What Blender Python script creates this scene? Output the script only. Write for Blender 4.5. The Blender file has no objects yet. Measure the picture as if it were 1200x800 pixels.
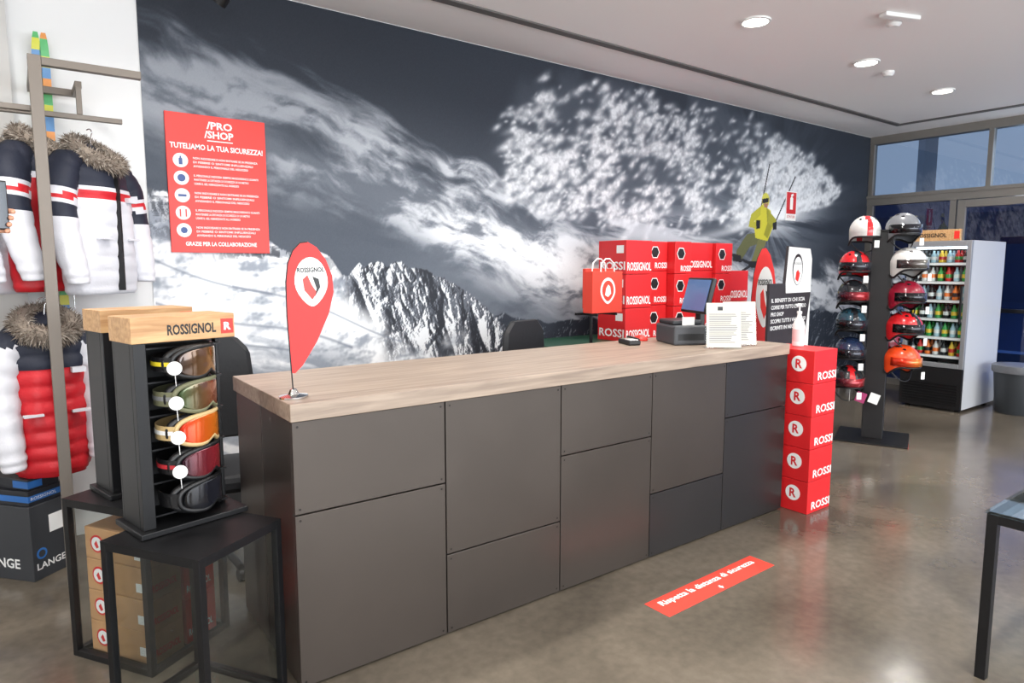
import bpy, math, random
import numpy as np
from mathutils import Vector, Matrix, Euler
random.seed(4); RS=np.random.RandomState(7)
scene=bpy.context.scene
COL=scene.collection

# ---------------------------------------------------------------- materials
def lin(c):
    return tuple((x/255/12.92 if x/255<=.04045 else ((x/255+.055)/1.055)**2.4) for x in c)
MATS={}
def mat(name,c,rough=.5,metal=0,var=0.0,vscale=8,bump=0,bscale=60,emit=0,spec=.5,coat=0,stretch=None):
    if name in MATS: return MATS[name]
    m=bpy.data.materials.new(name); m.use_nodes=True; nt=m.node_tree; b=nt.nodes['Principled BSDF']
    L=lin(c); b.inputs['Base Color'].default_value=(*L,1); b.inputs['Roughness'].default_value=rough
    b.inputs['Metallic'].default_value=metal; b.inputs['Specular IOR Level'].default_value=spec
    b.inputs['Coat Weight'].default_value=coat
    if emit:
        b.inputs['Emission Color'].default_value=(*L,1); b.inputs['Emission Strength'].default_value=emit
    def coords():
        tc=nt.nodes.new('ShaderNodeTexCoord'); mp=nt.nodes.new('ShaderNodeMapping')
        if stretch: mp.inputs['Scale'].default_value=stretch
        nt.links.new(tc.outputs['Object'],mp.inputs['Vector']); return mp.outputs[0]
    if var:
        n=nt.nodes.new('ShaderNodeTexNoise'); n.inputs['Scale'].default_value=vscale; n.inputs['Detail'].default_value=6
        nt.links.new(coords(),n.inputs['Vector'])
        r=nt.nodes.new('ShaderNodeValToRGB'); r.color_ramp.elements[0].position=.3; r.color_ramp.elements[1].position=.7
        r.color_ramp.elements[0].color=(*[x*(1-var) for x in L],1); r.color_ramp.elements[1].color=(*[min(1,x*(1+var)) for x in L],1)
        nt.links.new(n.outputs[0],r.inputs[0]); nt.links.new(r.outputs[0],b.inputs['Base Color'])
    if bump:
        n=nt.nodes.new('ShaderNodeTexNoise'); n.inputs['Scale'].default_value=bscale; n.inputs['Detail'].default_value=4
        nt.links.new(coords(),n.inputs['Vector'])
        bp=nt.nodes.new('ShaderNodeBump'); bp.inputs['Strength'].default_value=bump; bp.inputs['Distance'].default_value=.01
        nt.links.new(n.outputs[0],bp.inputs['Height']); nt.links.new(bp.outputs[0],b.inputs['Normal'])
    MATS[name]=m; return m
def glassmat(name,tint=(255,255,255),refl=.12):
    if name in MATS: return MATS[name]
    m=bpy.data.materials.new(name); m.use_nodes=True; nt=m.node_tree; nt.nodes.clear()
    o=nt.nodes.new('ShaderNodeOutputMaterial'); t=nt.nodes.new('ShaderNodeBsdfTransparent'); t.inputs[0].default_value=(*lin(tint),1)
    g=nt.nodes.new('ShaderNodeBsdfGlossy'); g.inputs['Roughness'].default_value=.02; mx=nt.nodes.new('ShaderNodeMixShader')
    lw=nt.nodes.new('ShaderNodeLayerWeight'); lw.inputs[0].default_value=.5
    mr=nt.nodes.new('ShaderNodeMapRange'); mr.inputs['To Min'].default_value=refl*.5; mr.inputs['To Max'].default_value=min(1,refl*4)
    nt.links.new(lw.outputs['Facing'],mr.inputs[0]); nt.links.new(mr.outputs[0],mx.inputs[0])
    nt.links.new(t.outputs[0],mx.inputs[1]); nt.links.new(g.outputs[0],mx.inputs[2]); nt.links.new(mx.outputs[0],o.inputs[0])
    MATS[name]=m; return m

BLACK=mat('black_metal',(20,20,22),.4,.3); BLK=mat('black_plastic',(17,17,19),.45)
PANEL=mat('bronze_metal_panel',(76,69,64),.33,.55,var=.12,vscale=1.6,bump=.02,bscale=300)
PANELD=mat('bronze_metal_panel_dark',(56,54,54),.33,.55,var=.08,vscale=2)
STEEL=mat('steel_screw',(50,48,46),.3,.9)
RED=mat('carton_red',(206,30,34),.45); RED2=mat('flag_red',(224,44,42),.55); WHITE=mat('white_print',(232,232,230),.5)
SIGNRED=mat('sign_red',(228,48,38),.4)
ALU=mat('grey_aluminium',(138,134,128),.4,.4); CHROME=mat('chrome',(200,200,200),.15,1)
CARD=mat('brown_cardboard',(188,142,98),.75,var=.08,vscale=20)
GLASS=glassmat('clear_glass',(250,252,252),.03)

def woodmat(name,c1,c2,sc):
    m=bpy.data.materials.new(name); m.use_nodes=True; nt=m.node_tree; b=nt.nodes['Principled BSDF']
    tc=nt.nodes.new('ShaderNodeTexCoord'); mp=nt.nodes.new('ShaderNodeMapping'); mp.inputs['Scale'].default_value=sc
    nt.links.new(tc.outputs['Object'],mp.inputs[0])
    n=nt.nodes.new('ShaderNodeTexNoise'); n.inputs['Scale'].default_value=3; n.inputs['Detail'].default_value=8; n.inputs['Distortion'].default_value=.4
    nt.links.new(mp.outputs[0],n.inputs['Vector'])
    r=nt.nodes.new('ShaderNodeValToRGB'); r.color_ramp.elements[0].position=.3; r.color_ramp.elements[1].position=.68
    r.color_ramp.elements[0].color=(*lin(c1),1); r.color_ramp.elements[1].color=(*lin(c2),1)
    nt.links.new(n.outputs[0],r.inputs[0]); nt.links.new(r.outputs[0],b.inputs['Base Color']); b.inputs['Roughness'].default_value=.42
    return m
OAK=woodmat('oak_laminate',(130,114,101),(163,146,130),(1.0,16,16))
PINE=woodmat('light_wood_sign',(168,124,80),(204,164,116),(2,20,20))

# ---------------------------------------------------------------- helpers
def empty(name,loc=(0,0,0),rz=0,rot=None):
    e=bpy.data.objects.new(name,None); e.empty_display_size=.1; e.location=loc
    e.rotation_euler=rot if rot else (0,0,math.radians(rz)); COL.objects.link(e); return e
def obj(name,me,parent=None,mats=None,loc=(0,0,0),rot=(0,0,0)):
    o=bpy.data.objects.new(name,me); COL.objects.link(o); o.parent=parent; o.location=loc; o.rotation_euler=rot
    if mats:
        for m in (mats if isinstance(mats,(list,tuple)) else [mats]): me.materials.append(m)
    return o
def mesh(name,v,f,smooth=False):
    me=bpy.data.meshes.new(name); me.from_pydata([tuple(map(float,a)) for a in v],[],f); me.update()
    if smooth:
        for p in me.polygons: p.use_smooth=True
    return me
BF=[(0,3,2,1),(4,5,6,7),(0,1,5,4),(1,2,6,5),(2,3,7,6),(3,0,4,7)]
def bv(a,b):
    x0,y0,z0=a;x1,y1,z1=b
    return [(x0,y0,z0),(x1,y0,z0),(x1,y1,z0),(x0,y1,z0),(x0,y0,z1),(x1,y0,z1),(x1,y1,z1),(x0,y1,z1)]
def box(name,parent,a,b,m,bevel=0,loc=(0,0,0),rot=(0,0,0)):
    o=obj(name,mesh(name,bv(a,b),BF),parent,m,loc,rot)
    if bevel:
        md=o.modifiers.new('bevel','BEVEL'); md.width=bevel; md.segments=2; md.limit_method='ANGLE'
    return o
def boxes(name,parent,lst,m,bevel=0):
    v=[];f=[]
    for a,b in lst:
        k=len(v); v+=bv(a,b); f+=[tuple(i+k for i in q) for q in BF]
    o=obj(name,mesh(name,v,f),parent,m)
    if bevel:
        md=o.modifiers.new('bevel','BEVEL'); md.width=bevel; md.segments=2; md.limit_method='ANGLE'
    return o
def lathe(name,parent,prof,m,loc=(0,0,0),rot=(0,0,0),n=28,sx=1,sy=1):
    v=[];f=[]
    for r,z in prof:
        for i in range(n):
            a=2*math.pi*i/n; v.append((r*math.cos(a)*sx,r*math.sin(a)*sy,z))
    for j in range(len(prof)-1):
        for i in range(n):
            f.append((j*n+i,j*n+(i+1)%n,(j+1)*n+(i+1)%n,(j+1)*n+i))
    f.append(tuple(range(n))[::-1]); f.append(tuple((len(prof)-1)*n+i for i in range(n)))
    me=mesh(name,v,f,True)
    o=obj(name,me,parent,m,loc,rot)
    me.set_sharp_from_angle(angle=math.radians(35))
    return o
def cyl(name,parent,c,r,h,m,rot=(0,0,0),n=24): return lathe(name,parent,[(r,-h/2),(r,h/2)],m,c,rot,n)
def tube(name,parent,pts,r,m,closed=False,res=3,radii=None,kind='POLY'):
    cu=bpy.data.curves.new(name,'CURVE'); cu.dimensions='3D'; cu.bevel_depth=r; cu.bevel_resolution=res; cu.use_fill_caps=True
    s=cu.splines.new(kind)
    s.points.add(len(pts)-1)
    for i,p in enumerate(pts):
        s.points[i].co=(*p,1); s.points[i].radius=radii[i] if radii else 1
    if kind=='NURBS': s.order_u=3; s.use_endpoint_u=True; s.resolution_u=6
    s.use_cyclic_u=closed
    t=bpy.data.objects.new('tmp',cu); COL.objects.link(t); bpy.context.view_layer.update()
    me=bpy.data.meshes.new_from_object(t.evaluated_get(bpy.context.evaluated_depsgraph_get()))
    bpy.data.objects.remove(t); me.name=name
    for p in me.polygons: p.use_smooth=True
    me.materials.clear()
    return obj(name,me,parent,m)
def prism(name,parent,pts,th,m,loc=(0,0,0),rot=(0,0,0)):
    """outline given in local XZ, thickness along Y"""
    n=len(pts); v=[(x,-th/2,z) for x,z in pts]+[(x,th/2,z) for x,z in pts]
    f=[tuple(range(n)),tuple(range(2*n-1,n-1,-1))]+[(i,i+n,(i+1)%n+n,(i+1)%n) for i in range(n)]
    me=mesh(name,v,f)
    import bmesh
    bm=bmesh.new(); bm.from_mesh(me); bmesh.ops.recalc_face_normals(bm,faces=bm.faces); bmesh.ops.triangulate(bm,faces=[q for q in bm.faces if len(q.verts)>4]); bm.to_mesh(me); bm.free()
    return obj(name,me,parent,m,loc,rot)
def text(name,parent,s,loc,m,width=None,height=None,rot=(math.pi/2,0,0),align='LEFT',bold=0.0):
    """text lies in XZ plane facing -Y by default"""
    cu=bpy.data.curves.new(name,'FONT'); cu.body=s; cu.size=1; cu.extrude=0.0; cu.offset=bold; cu.resolution_u=2
    t=bpy.data.objects.new('tmp',cu); COL.objects.link(t); bpy.context.view_layer.update()
    me=bpy.data.meshes.new_from_object(t.evaluated_get(bpy.context.evaluated_depsgraph_get())); bpy.data.objects.remove(t)
    me.name=name; me.materials.clear()
    co=np.zeros(len(me.vertices)*3); me.vertices.foreach_get('co',co); co=co.reshape(-1,3)
    mn=co.min(0); mx=co.max(0); w,h=mx[0]-mn[0],mx[1]-mn[1]
    sx=width/w if width else None; sy=height/h if height else None
    if sx is None: sx=sy
    if sy is None: sy=sx
    co[:,0]=(co[:,0]-mn[0])*sx; co[:,1]=(co[:,1]-mn[1])*sy
    W=w*sx
    if align=='CENTER': co[:,0]-=W/2
    if align=='RIGHT': co[:,0]-=W
    me.vertices.foreach_set('co',co.ravel()); me.update()
    return obj(name,me,parent,m,loc,rot)
def disc(name,parent,c,r,m,rot=(math.pi/2,0,0),n=24,sx=1,sy=1,th=.0012):
    return lathe(name,parent,[(r,-th/2),(r,th/2)],m,c,rot,n,sx,sy)
def grid_lathe(name,parent,rings,m,smooth=True,closed=True,caps=True,matfn=None,loc=(0,0,0),rot=(0,0,0)):
    n=len(rings[0]); v=[p for r in rings for p in r]; f=[]; 
    for j in range(len(rings)-1):
        for i in range(n if closed else n-1):
            f.append((j*n+i,j*n+(i+1)%n,(j+1)*n+(i+1)%n,(j+1)*n+i))
    if caps: f.append(tuple(range(n))[::-1]); f.append(tuple((len(rings)-1)*n+i for i in range(n)))
    me=mesh(name,v,f,smooth); o=obj(name,me,parent,m,loc,rot)
    if matfn:
        for p in me.polygons: p.material_index=matfn(p.center)
    return o

# ---------------------------------------------------------------- room shell
def floormat():
    m=bpy.data.materials.new('polished_concrete'); m.use_nodes=True; nt=m.node_tree; b=nt.nodes['Principled BSDF']
    tc=nt.nodes.new('ShaderNodeTexCoord')
    def noise(s,d,dist=0):
        n=nt.nodes.new('ShaderNodeTexNoise'); n.inputs['Scale'].default_value=s; n.inputs['Detail'].default_value=d; n.inputs['Distortion'].default_value=dist
        nt.links.new(tc.outputs['Object'],n.inputs['Vector']); return n
    n=noise(1.1,8,.6); r=nt.nodes.new('ShaderNodeValToRGB'); e=r.color_ramp.elements
    e[0].position=.3; e[0].color=(*lin((74,68,59)),1); e[1].position=.72; e[1].color=(*lin((110,101,89)),1)
    nt.links.new(n.outputs[0],r.inputs[0])
    n2=noise(22,6); mx=nt.nodes.new('ShaderNodeMixRGB'); mx.blend_type='OVERLAY'; mx.inputs[0].default_value=.3
    nt.links.new(r.outputs[0],mx.inputs[1]); nt.links.new(n2.outputs[0],mx.inputs[2]); nt.links.new(mx.outputs[0],b.inputs['Base Color'])
    n3=noise(2.5,5); mr=nt.nodes.new('ShaderNodeMapRange'); mr.inputs['To Min'].default_value=.09; mr.inputs['To Max'].default_value=.26
    nt.links.new(n3.outputs[0],mr.inputs[0]); nt.links.new(mr.outputs[0],b.inputs['Roughness'])
    n4=noise(3,3); bp=nt.nodes.new('ShaderNodeBump'); bp.inputs['Strength'].default_value=.06; bp.inputs['Distance'].default_value=.05
    nt.links.new(n4.outputs[0],bp.inputs['Height']); nt.links.new(bp.outputs[0],b.inputs['Normal'])
    b.inputs['Specular IOR Level'].default_value=.6
    return m
X0,X1,Y0,Y1,ZC=-3.0,9.3,-5.0,4.5,3.27
box('floor',None,(X0,Y0,-.1),(X1+.2,Y1,0),floormat())
CEIL=mat('ceiling_paint',(238,234,232),.85)
box('ceiling',None,(X0,Y0,ZC),(X1+.2,Y1,ZC+.1),CEIL)
WW=mat('white_wall_paint',(230,230,229),.8)
box('wall_back',None,(X0,Y1,0),(X1+.2,Y1+.12,ZC),WW)
box('wall_left',None,(X0-.12,Y0,0),(X0,Y1,ZC),WW)
wf=empty('wall_front')
boxes('wall_piers',wf,[((X0,Y0-.12,0),(X1+.2,Y0,.4)),((X0,Y0-.12,2.9),(X1+.2,Y0,ZC)),((X0,Y0-.12,.4),(-2.4,Y0,2.9)),((.2,Y0-.12,.4),(.6,Y0,2.9)),((3.4,Y0-.12,.4),(3.8,Y0,2.9)),((6.6,Y0-.12,.4),(7.0,Y0,2.9)),((9.1,Y0-.12,.4),(9.5,Y0,2.9))],WW)
box('trim_1',None,(-.7,4.42,0),(.04,4.5,ZC),mat('pier_paint',(196,194,190),.8))
box('baseboard_back',None,(.66,4.478,0),(X1,4.496,.08),mat('dark_baseboard',(50,50,52),.6))
SL=mat('slot_shadow_grey',(96,93,91),.7)
boxes('slot_shade_strip',None,[((1.2,3.86,ZC-.012),(8.75,3.93,ZC-.0005)),((8.68,-2,ZC-.012),(8.75,3.86,ZC-.0005))],SL)  # strip drawn for the ceiling slot, its shade put into the grey

# ---- mural
def vnoise(x,y,seed):
    r=np.random.RandomState(seed); T=r.rand(256,256)
    xi=np.floor(x).astype(int); yi=np.floor(y).astype(int); fx=x-xi; fy=y-yi
    fx=fx*fx*fx*(fx*(fx*6-15)+10); fy=fy*fy*fy*(fy*(fy*6-15)+10); a=xi&255; b=yi&255; a1=(a+1)&255; b1=(b+1)&255
    return (T[a,b]*(1-fx)+T[a1,b]*fx)*(1-fy)+(T[a,b1]*(1-fx)+T[a1,b1]*fx)*fy
def fbm(x,y,s,o=5,seed=1,g=.5,ridge=False):
    v=0;a=1;t=0;ca_,sa_=math.cos(.6),math.sin(.6)
    for i in range(o):
        n=vnoise(x/s+17.3*i,y/s+9.1*i,seed+i)
        if ridge: n=1-np.abs(2*n-1)
        v=v+a*n; t+=a; a*=g; s/=2.03
        x,y=x*ca_-y*sa_,x*sa_+y*ca_
    return v/t
def ss(a,b,x):
    t=np.clip((x-a)/(b-a),0,1); return t*t*(3-2*t)
NX,NZ=1450,480
u=np.linspace(0,1,NX); mx0,mx1=.65,X1-.01
xs=mx0+(mx1-mx0)*(u*.62+.38*u**2.0); zs=np.linspace(0.05,ZC-.005,NZ)
GX,GZ=np.meshgrid(xs,zs,indexing='ij')
def mixc(a,b,t): return a*(1-t[...,None])+b*t[...,None]
C=lambda *c: np.array(c,float)
def hill(x,z,s,seed,g,o=7,az=(-1,.7),ridge=False):
    n=fbm(x,z,s,o,seed,g,ridge); gx=np.gradient(n,axis=0)/np.gradient(GX,axis=0); gz=np.gradient(n,axis=1)/(zs[1]-zs[0])
    h=az[0]*gx+az[1]*gz; return h/h.std(),n
RIDX=[.63,.75,1.01,1.32,1.45,1.51,1.60,1.66,1.75,1.84,1.88,1.97,2.0,2.06,2.13,2.18,2.3,2.36,2.52,2.58,2.67,2.78,2.86,3.03,3.15,3.33,3.8,4.6,9.3]
RIDZ=[2.02,1.99,1.87,1.74,1.66,1.63,1.70,1.67,1.63,1.50,1.49,1.575,1.54,1.58,1.60,1.565,1.585,1.545,1.54,1.49,1.46,1.42,1.36,1.26,1.14,1.03,.82,.5,.2]
def paint(x,z):
    Z0=np.zeros(x.shape+(3,))
    img=Z0+C(44,50,60)
    low=ss(2.9,1.3,z); img=mixc(img,C(98,105,116),low*.75*ss(8.5,5.5,x))
    img=mixc(img,C(31,36,45),ss(2.6,3.2,z)*ss(3.6,1.5,x)*.7)
    up=np.interp(x,[.63,1.46,2.18,2.98,3.7,4.2,5.2],[2.95,2.74,2.58,2.38,2.10,1.92,1.6])
    lo=np.interp(x,[.63,1.28,1.7,2.1,3.0,4.2,5.2],[2.30,2.08,1.95,1.80,1.42,1.0,.8])
    d=z+.30*(x-1)
    wv=fbm(x,z,.5,3,5)-.5
    st=fbm(x*.62+d*.3+wv*.2,d*2.6+wv*.5,.5,7,11,.55)
    st2=fbm(x+z*.6,z*1.7+wv*.6,.20,6,31,.6)
    m=ss(-.05,.30,up-z+(st-.5)*.8)*ss(-.12,.22,z-lo+(st-.5)*.3)
    den=ss(.38,.60,st*.5+st2*.5+.05*ss(1.6,3.8,x))
    img=mixc(img,C(108,114,124),m*.7)
    img=mixc(img,C(208,211,216),m*den*(.46+.52*ss(1.2,3.2,x)))
    core=np.exp(-(((z-np.interp(x,[2.2,3.3,4.4],[2.02,1.74,1.38]))/.17)**2))*ss(2.0,3.0,x)*ss(5.0,4.2,x)
    img=mixc(img,C(234,236,239),core*(.12+.88*den)*.88)
    hz=ss(.5,0,z-np.interp(x,[.63,3.3,9],[1.95,1.15,1.0]))*ss(.4,.6,fbm(x,z*2,.4,5,61)+.05)
    img=mixc(img,C(126,132,141),hz*.4*ss(5.5,3.5,x)*ss(1.5,2.6,x))
    # dark air just above the skyline so that the snow reads against it
    rl=np.interp(x,RIDX,RIDZ); img=mixc(img,C(76,83,94),ss(.42,.04,z-rl)*ss(2.7,2.0,x)*.75)
    # altocumulus field : thousands of small soft puffs laid in rippled rows
    big=fbm(x,z,.6,4,95)
    cxs=([3.0,4.3,5.5,7.0,8.3],[2.42,2.48,2.56,2.55,2.50]); hws=([3.0,3.4,4.3,5.5,6.8,8.0,8.6],[.12,.55,.80,.74,.55,.34,.05])
    fm=ss(1.15,.62,np.abs(z-np.interp(x,*cxs))/np.interp(x,*hws)+(big-.5)*1.2)*ss(2.95,3.6,x)*ss(8.7,7.5,x)
    img=mixc(img,C(88,95,106),fm*.55)
    cov=np.zeros(x.shape); rp=np.random.RandomState(33); dz=zs[1]-zs[0]
    fil=fbm(x,z,.10,3,300)
    for i in range(9500):
        px_=rp.uniform(3.1,8.6); hw_=np.interp(px_,*hws); pz_=np.interp(px_,*cxs)+hw_*rp.uniform(-1.15,1.15)
        if pz_>3.2: continue
        i0=int(np.searchsorted(xs,px_)); j0=int((pz_-zs[0])/dz)
        if not(2<i0<NX-2 and 2<j0<NZ-2): continue
        if rp.rand()>fm[i0,j0]*ss(.36,.60,big[i0,j0])*1.2+fm[i0,j0]*.12: continue
        if math.sin((pz_*1.0+px_*.32)*38+6*fil[i0,j0]*4)<-.2: continue
        sz=rp.uniform(.014,.038)*(1+.25*(px_-3)/5); ra=sz*rp.uniform(1.2,2.2); rb=sz*.8; an=rp.uniform(.1,.9)
        di=int(ra*2.6/(xs[i0+1]-xs[i0]))+2; dj=int(ra*2.6/dz)+2
        sl=(slice(max(0,i0-di),i0+di),slice(max(0,j0-dj),j0+dj)); ddx=x[sl]-px_; ddz=z[sl]-pz_
        q=((ddx*math.cos(an)+ddz*math.sin(an))/ra)**2+((-ddx*math.sin(an)+ddz*math.cos(an))/rb)**2
        cov[sl]=1-(1-cov[sl])*(1-np.exp(-q*1.1)*rp.uniform(.35,.8))
    cov*=.70+.6*fbm(x,z,.03,3,310)
    img=mixc(img,C(226,228,231),np.clip(cov,0,1)*.94)
    sk=fbm(x*.35-z*.2,z*3+x*.25,.35,6,101,.55)
    b2=np.exp(-(((z-np.interp(x,[4,5.2,7.2,8.6],[1.95,1.86,2.08,2.3]))/.20)**2))*ss(3.7,4.5,x)*ss(8.6,7.2,x)
    img=mixc(img,C(204,208,214),b2*ss(.38,.60,sk)*.8)
    rr=np.hypot((x-6.95)*.6,z-2.12); ang=np.arctan2(z-2.12,x-6.95); rays=fbm(ang*2+10,rr*.3,.22,3,210)
    img=mixc(img,C(168,176,186),np.exp(-rr/.6)*ss(.35,.7,rays)*.55*(x>5.5))
    img=mixc(img,C(240,242,244),np.exp(-(((x-7.05)/.55)**2+((z-2.14-.1*(x-7))/.09)**2))*.9)
    for (xa,za,xb,zb,w) in ((7.0,2.15,8.9,2.62,.022),(7.0,2.12,8.7,2.40,.015),(7.0,2.08,5.0,1.70,.035)):
        t=np.clip((x-xa)/(xb-xa),0,1); dd=z-(za+t*(zb-za)); ok=((x-xa)/(xb-xa)>0)&((x-xa)/(xb-xa)<1)
        img=mixc(img,C(224,227,231),np.exp(-(dd/(w*(.6+2*t)))**2)*ok*(1-t)*.85)
    # distant ridge
    r2=np.interp(x,[2.6,3.0,3.24,3.5,3.8,4.2,4.7,5.5,6.5,7.6,9.3],[1.0,1.14,1.16,1.10,1.06,1.09,1.0,1.08,.95,1.05,.9])+.06*(fbm(x,z*0,.12,4,120)-.5)
    h2,_=hill(x,z,.16,121,.5,6)
    img=mixc(img,mixc(Z0+C(46,52,62),C(136,142,150),ss(.4,1.8,h2)*.8),ss(-.008,.008,r2-z))
    # main mountain
    rid=rl+.05*(fbm(x,x*0,.07,5,130,.62)-.5)
    hR,nR=hill(x*1.15+.45*z,z*.75-.15*x,.34,181,.50,7,(-1,.35),True)
    hS,nS=hill(x*.8+.5*z,z*1.1,.55,131,.40,6,(-1,.9))
    rock=mixc(Z0+C(44,47,54),C(96,101,110),ss(-1.2,.2,hR)); rock=mixc(rock,C(228,231,234),ss(.30,.95,hR+.25*hS))
    snow=mixc(Z0+C(150,157,168),C(242,244,246),ss(-1.5,.5,hS))
    bl=ss(1.78,2.0,x+.35*(fbm(x,z,.3,4,140)-.5)-.25*ss(1.5,.9,z))*ss(-.85,-.45,z-rid+.8*(fbm(x,z,.25,5,141)-.5))
    mt=mixc(snow,rock,bl)
    oc=ss(.50,.60,fbm(x*.7+z*.6,z*2.4,.22,6,160,.6))*ss(.42,.05,rid-z)*ss(1.9,1.6,x)
    mt=mixc(mt,mixc(Z0+C(62,66,74),C(158,163,171),ss(-.2,1.0,hR)),oc*.85)
    ps=ss(.0,.35,(1.46-.30*(x-.7))-z)*ss(3.3,2.3,x)
    wp=fbm(x,z,.4,3,171)-.5
    pn=fbm(x*.42-z*.35+wp*.15,z*3.0+x*1.25+wp*.5,.38,6,170,.52)
    mt=mixc(mt,mixc(Z0+C(148,156,168),C(246,247,249),ss(.36,.56,pn)),ps*.75)
    for (xa,za,xb,zb,w) in ((.66,1.34,1.9,.98,.010),(.66,1.22,1.6,.92,.008),(1.1,1.45,2.3,1.02,.008),(.66,1.60,1.35,1.36,.008)):
        t=(x-xa)/(xb-xa); dd=z-(za+t*(zb-za))-.03*np.sin(x*5); ok=(t>0)&(t<1); mt=mixc(mt,C(110,118,132),np.exp(-(dd/w)**2)*ok*.6)
    img=mixc(img,mt,ss(-.006,.006,rid-z))
    # printed skier
    def poly(pts,col,a=1.0):
        nonlocal img
        P=np.array(pts); i0,i1=np.searchsorted(xs,[P[:,0].min()-.02,P[:,0].max()+.02]); j0=int((P[:,1].min()-.02-zs[0])/dz); j1=int((P[:,1].max()+.02-zs[0])/dz)+1
        X_,Z_=x[i0:i1,j0:j1],z[i0:i1,j0:j1]; ins=np.zeros(X_.shape,bool); n=len(P)
        for k in range(n):
            xa,za=P[k]; xb,zb=P[(k+1)%n]
            if za==zb: za+=1e-6
            c=((za>Z_)!=(zb>Z_))&(X_<(xb-xa)*(Z_-za)/(zb-za)+xa); ins^=c
        img[i0:i1,j0:j1]=mixc(img[i0:i1,j0:j1],C(*col),ins*a)
    def line(p,q,w,col):
        dx,dz_=q[0]-p[0],q[1]-p[1]; L=math.hypot(dx,dz_); nx,nz=-dz_/L*w,dx/L*w
        poly([(p[0]+nx,p[1]+nz),(q[0]+nx,q[1]+nz),(q[0]-nx,q[1]-nz),(p[0]-nx,p[1]-nz)],col)
    line((6.80,2.06),(6.98,2.72),.010,(30,32,36)); line((7.12,2.04),(7.52,2.62),.010,(30,32,36))
    line((6.22,1.72),(6.86,1.54),.016,(36,38,44)); line((6.42,1.46),(7.02,1.70),.016,(40,42,48))
    poly([(6.80,1.94),(6.60,1.92),(6.42,1.74),(6.40,1.66),(6.50,1.62),(6.66,1.78),(6.92,1.84)],(92,94,62)); poly([(6.84,1.92),(7.00,1.88),(6.90,1.72),(6.78,1.58),(6.68,1.58),(6.76,1.74)],(108,108,68))
    poly([(6.36,1.70),(6.50,1.68),(6.52,1.60),(6.36,1.62)],(34,34,38)); poly([(6.66,1.62),(6.80,1.62),(6.82,1.54),(6.64,1.55)],(34,34,38))
    poly([(6.86,2.26),(7.04,2.20),(7.09,2.0),(7.0,1.85),(6.76,1.88),(6.72,2.04)],(190,184,56)); poly([(6.95,2.23),(7.04,2.18),(7.07,2.0),(7.0,1.88),(6.92,1.92),(6.98,2.05)],(140,138,46))
    poly([(6.84,2.24),(6.66,2.14),(6.62,2.0),(6.78,1.98),(6.80,2.04),(6.72,2.06),(6.84,2.14)],(168,164,52)); poly([(7.0,2.20),(7.16,2.10),(7.14,1.98),(6.99,2.06)],(150,148,50))
    poly([(6.76,2.08),(6.84,2.08),(6.84,1.99),(6.77,1.98)],(30,32,36)); poly([(7.09,2.06),(7.17,2.08),(7.17,1.99),(7.10,1.98)],(30,32,36))
    poly([(6.93+.075*math.cos(t),2.31+.085*math.sin(t)) for t in np.linspace(0,6.28,14)],(196,190,80)); poly([(6.86,2.32),(6.99,2.34),(6.99,2.29),(6.87,2.27)],(30,30,34)); poly([(6.89,2.27),(6.98,2.28),(6.97,2.23),(6.91,2.23)],(150,110,90))
    img+= (RS.rand(*x.shape)[...,None]-.5)*5
    return np.clip(img,0,255)
IM=paint(GX,GZ)/255
IM=np.where(IM<=.04045,IM/12.92,((IM+.055)/1.055)**2.4)
V=np.stack([GX,np.full_like(GX,0),GZ],-1).reshape(-1,3)
me=bpy.data.meshes.new('mountain_mural'); me.vertices.add(NX*NZ); me.vertices.foreach_set('co',V.ravel())
ii,jj=np.meshgrid(np.arange(NX-1),np.arange(NZ-1),indexing='ij'); a=(ii*NZ+jj).ravel()
Fq=np.stack([a,a+NZ,a+NZ+1,a+1],-1)
me.loops.add(Fq.size); me.loops.foreach_set('vertex_index',Fq.ravel().astype(np.int32)); me.polygons.add(len(Fq)); me.polygons.foreach_set('loop_start',np.arange(0,Fq.size,4).astype(np.int32))
me.update(calc_edges=True)
ca=me.color_attributes.new('print','FLOAT_COLOR','POINT'); ca.data.foreach_set('color',np.concatenate([IM.reshape(-1,3),np.ones((NX*NZ,1))],1).ravel().astype(np.float32))
mm=bpy.data.materials.new('mural_print'); mm.use_nodes=True; nt=mm.node_tree; b=nt.nodes['Principled BSDF']; at=nt.nodes.new('ShaderNodeVertexColor'); at.layer_name='print'
nt.links.new(at.outputs[0],b.inputs['Base Color']); b.inputs['Roughness'].default_value=.6; b.inputs['Specular IOR Level'].default_value=.3
obj('mountain_mural',me,None,mm,(0,4.494,0))

# ---- window wall (right)
WG=glassmat('window_glass',(215,223,232),.10); DG=glassmat('door_glass',(124,148,188),.12)
wr=empty('wall_right')
boxes('header_and_sill',wr,[((9.3,Y0,3.17),(9.42,Y1,ZC)),((9.3,Y0,0),(9.42,2.2-.0,0.0+.02))],ALU)
boxes('transom',wr,[((9.28,Y0,2.37),(9.40,Y1,2.50)),((9.26,Y0,2.46),(9.28,Y1,2.50))],ALU)
ys_up=[4.44,3.08,1.6,.1,-1.4,-2.9,-4.4]
boxes('upper_mullions',wr,[((9.29,y,2.5),(9.38,y+.05,3.17)) for y in ys_up],ALU)
wn=empty('window_1'); box('pane',wn,(9.33,Y0,2.5),(9.34,Y1,3.17),WG)
wn2=empty('window_2'); boxes('frame',wn2,[((9.29,4.42,0),(9.38,4.5,2.37)),((9.29,3.42,0),(9.38,3.49,2.37)),((9.29,3.49,0),(9.38,4.42,.08))],ALU); box('pane',wn2,(9.33,3.49,.08),(9.34,4.42,2.37),DG)
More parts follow.
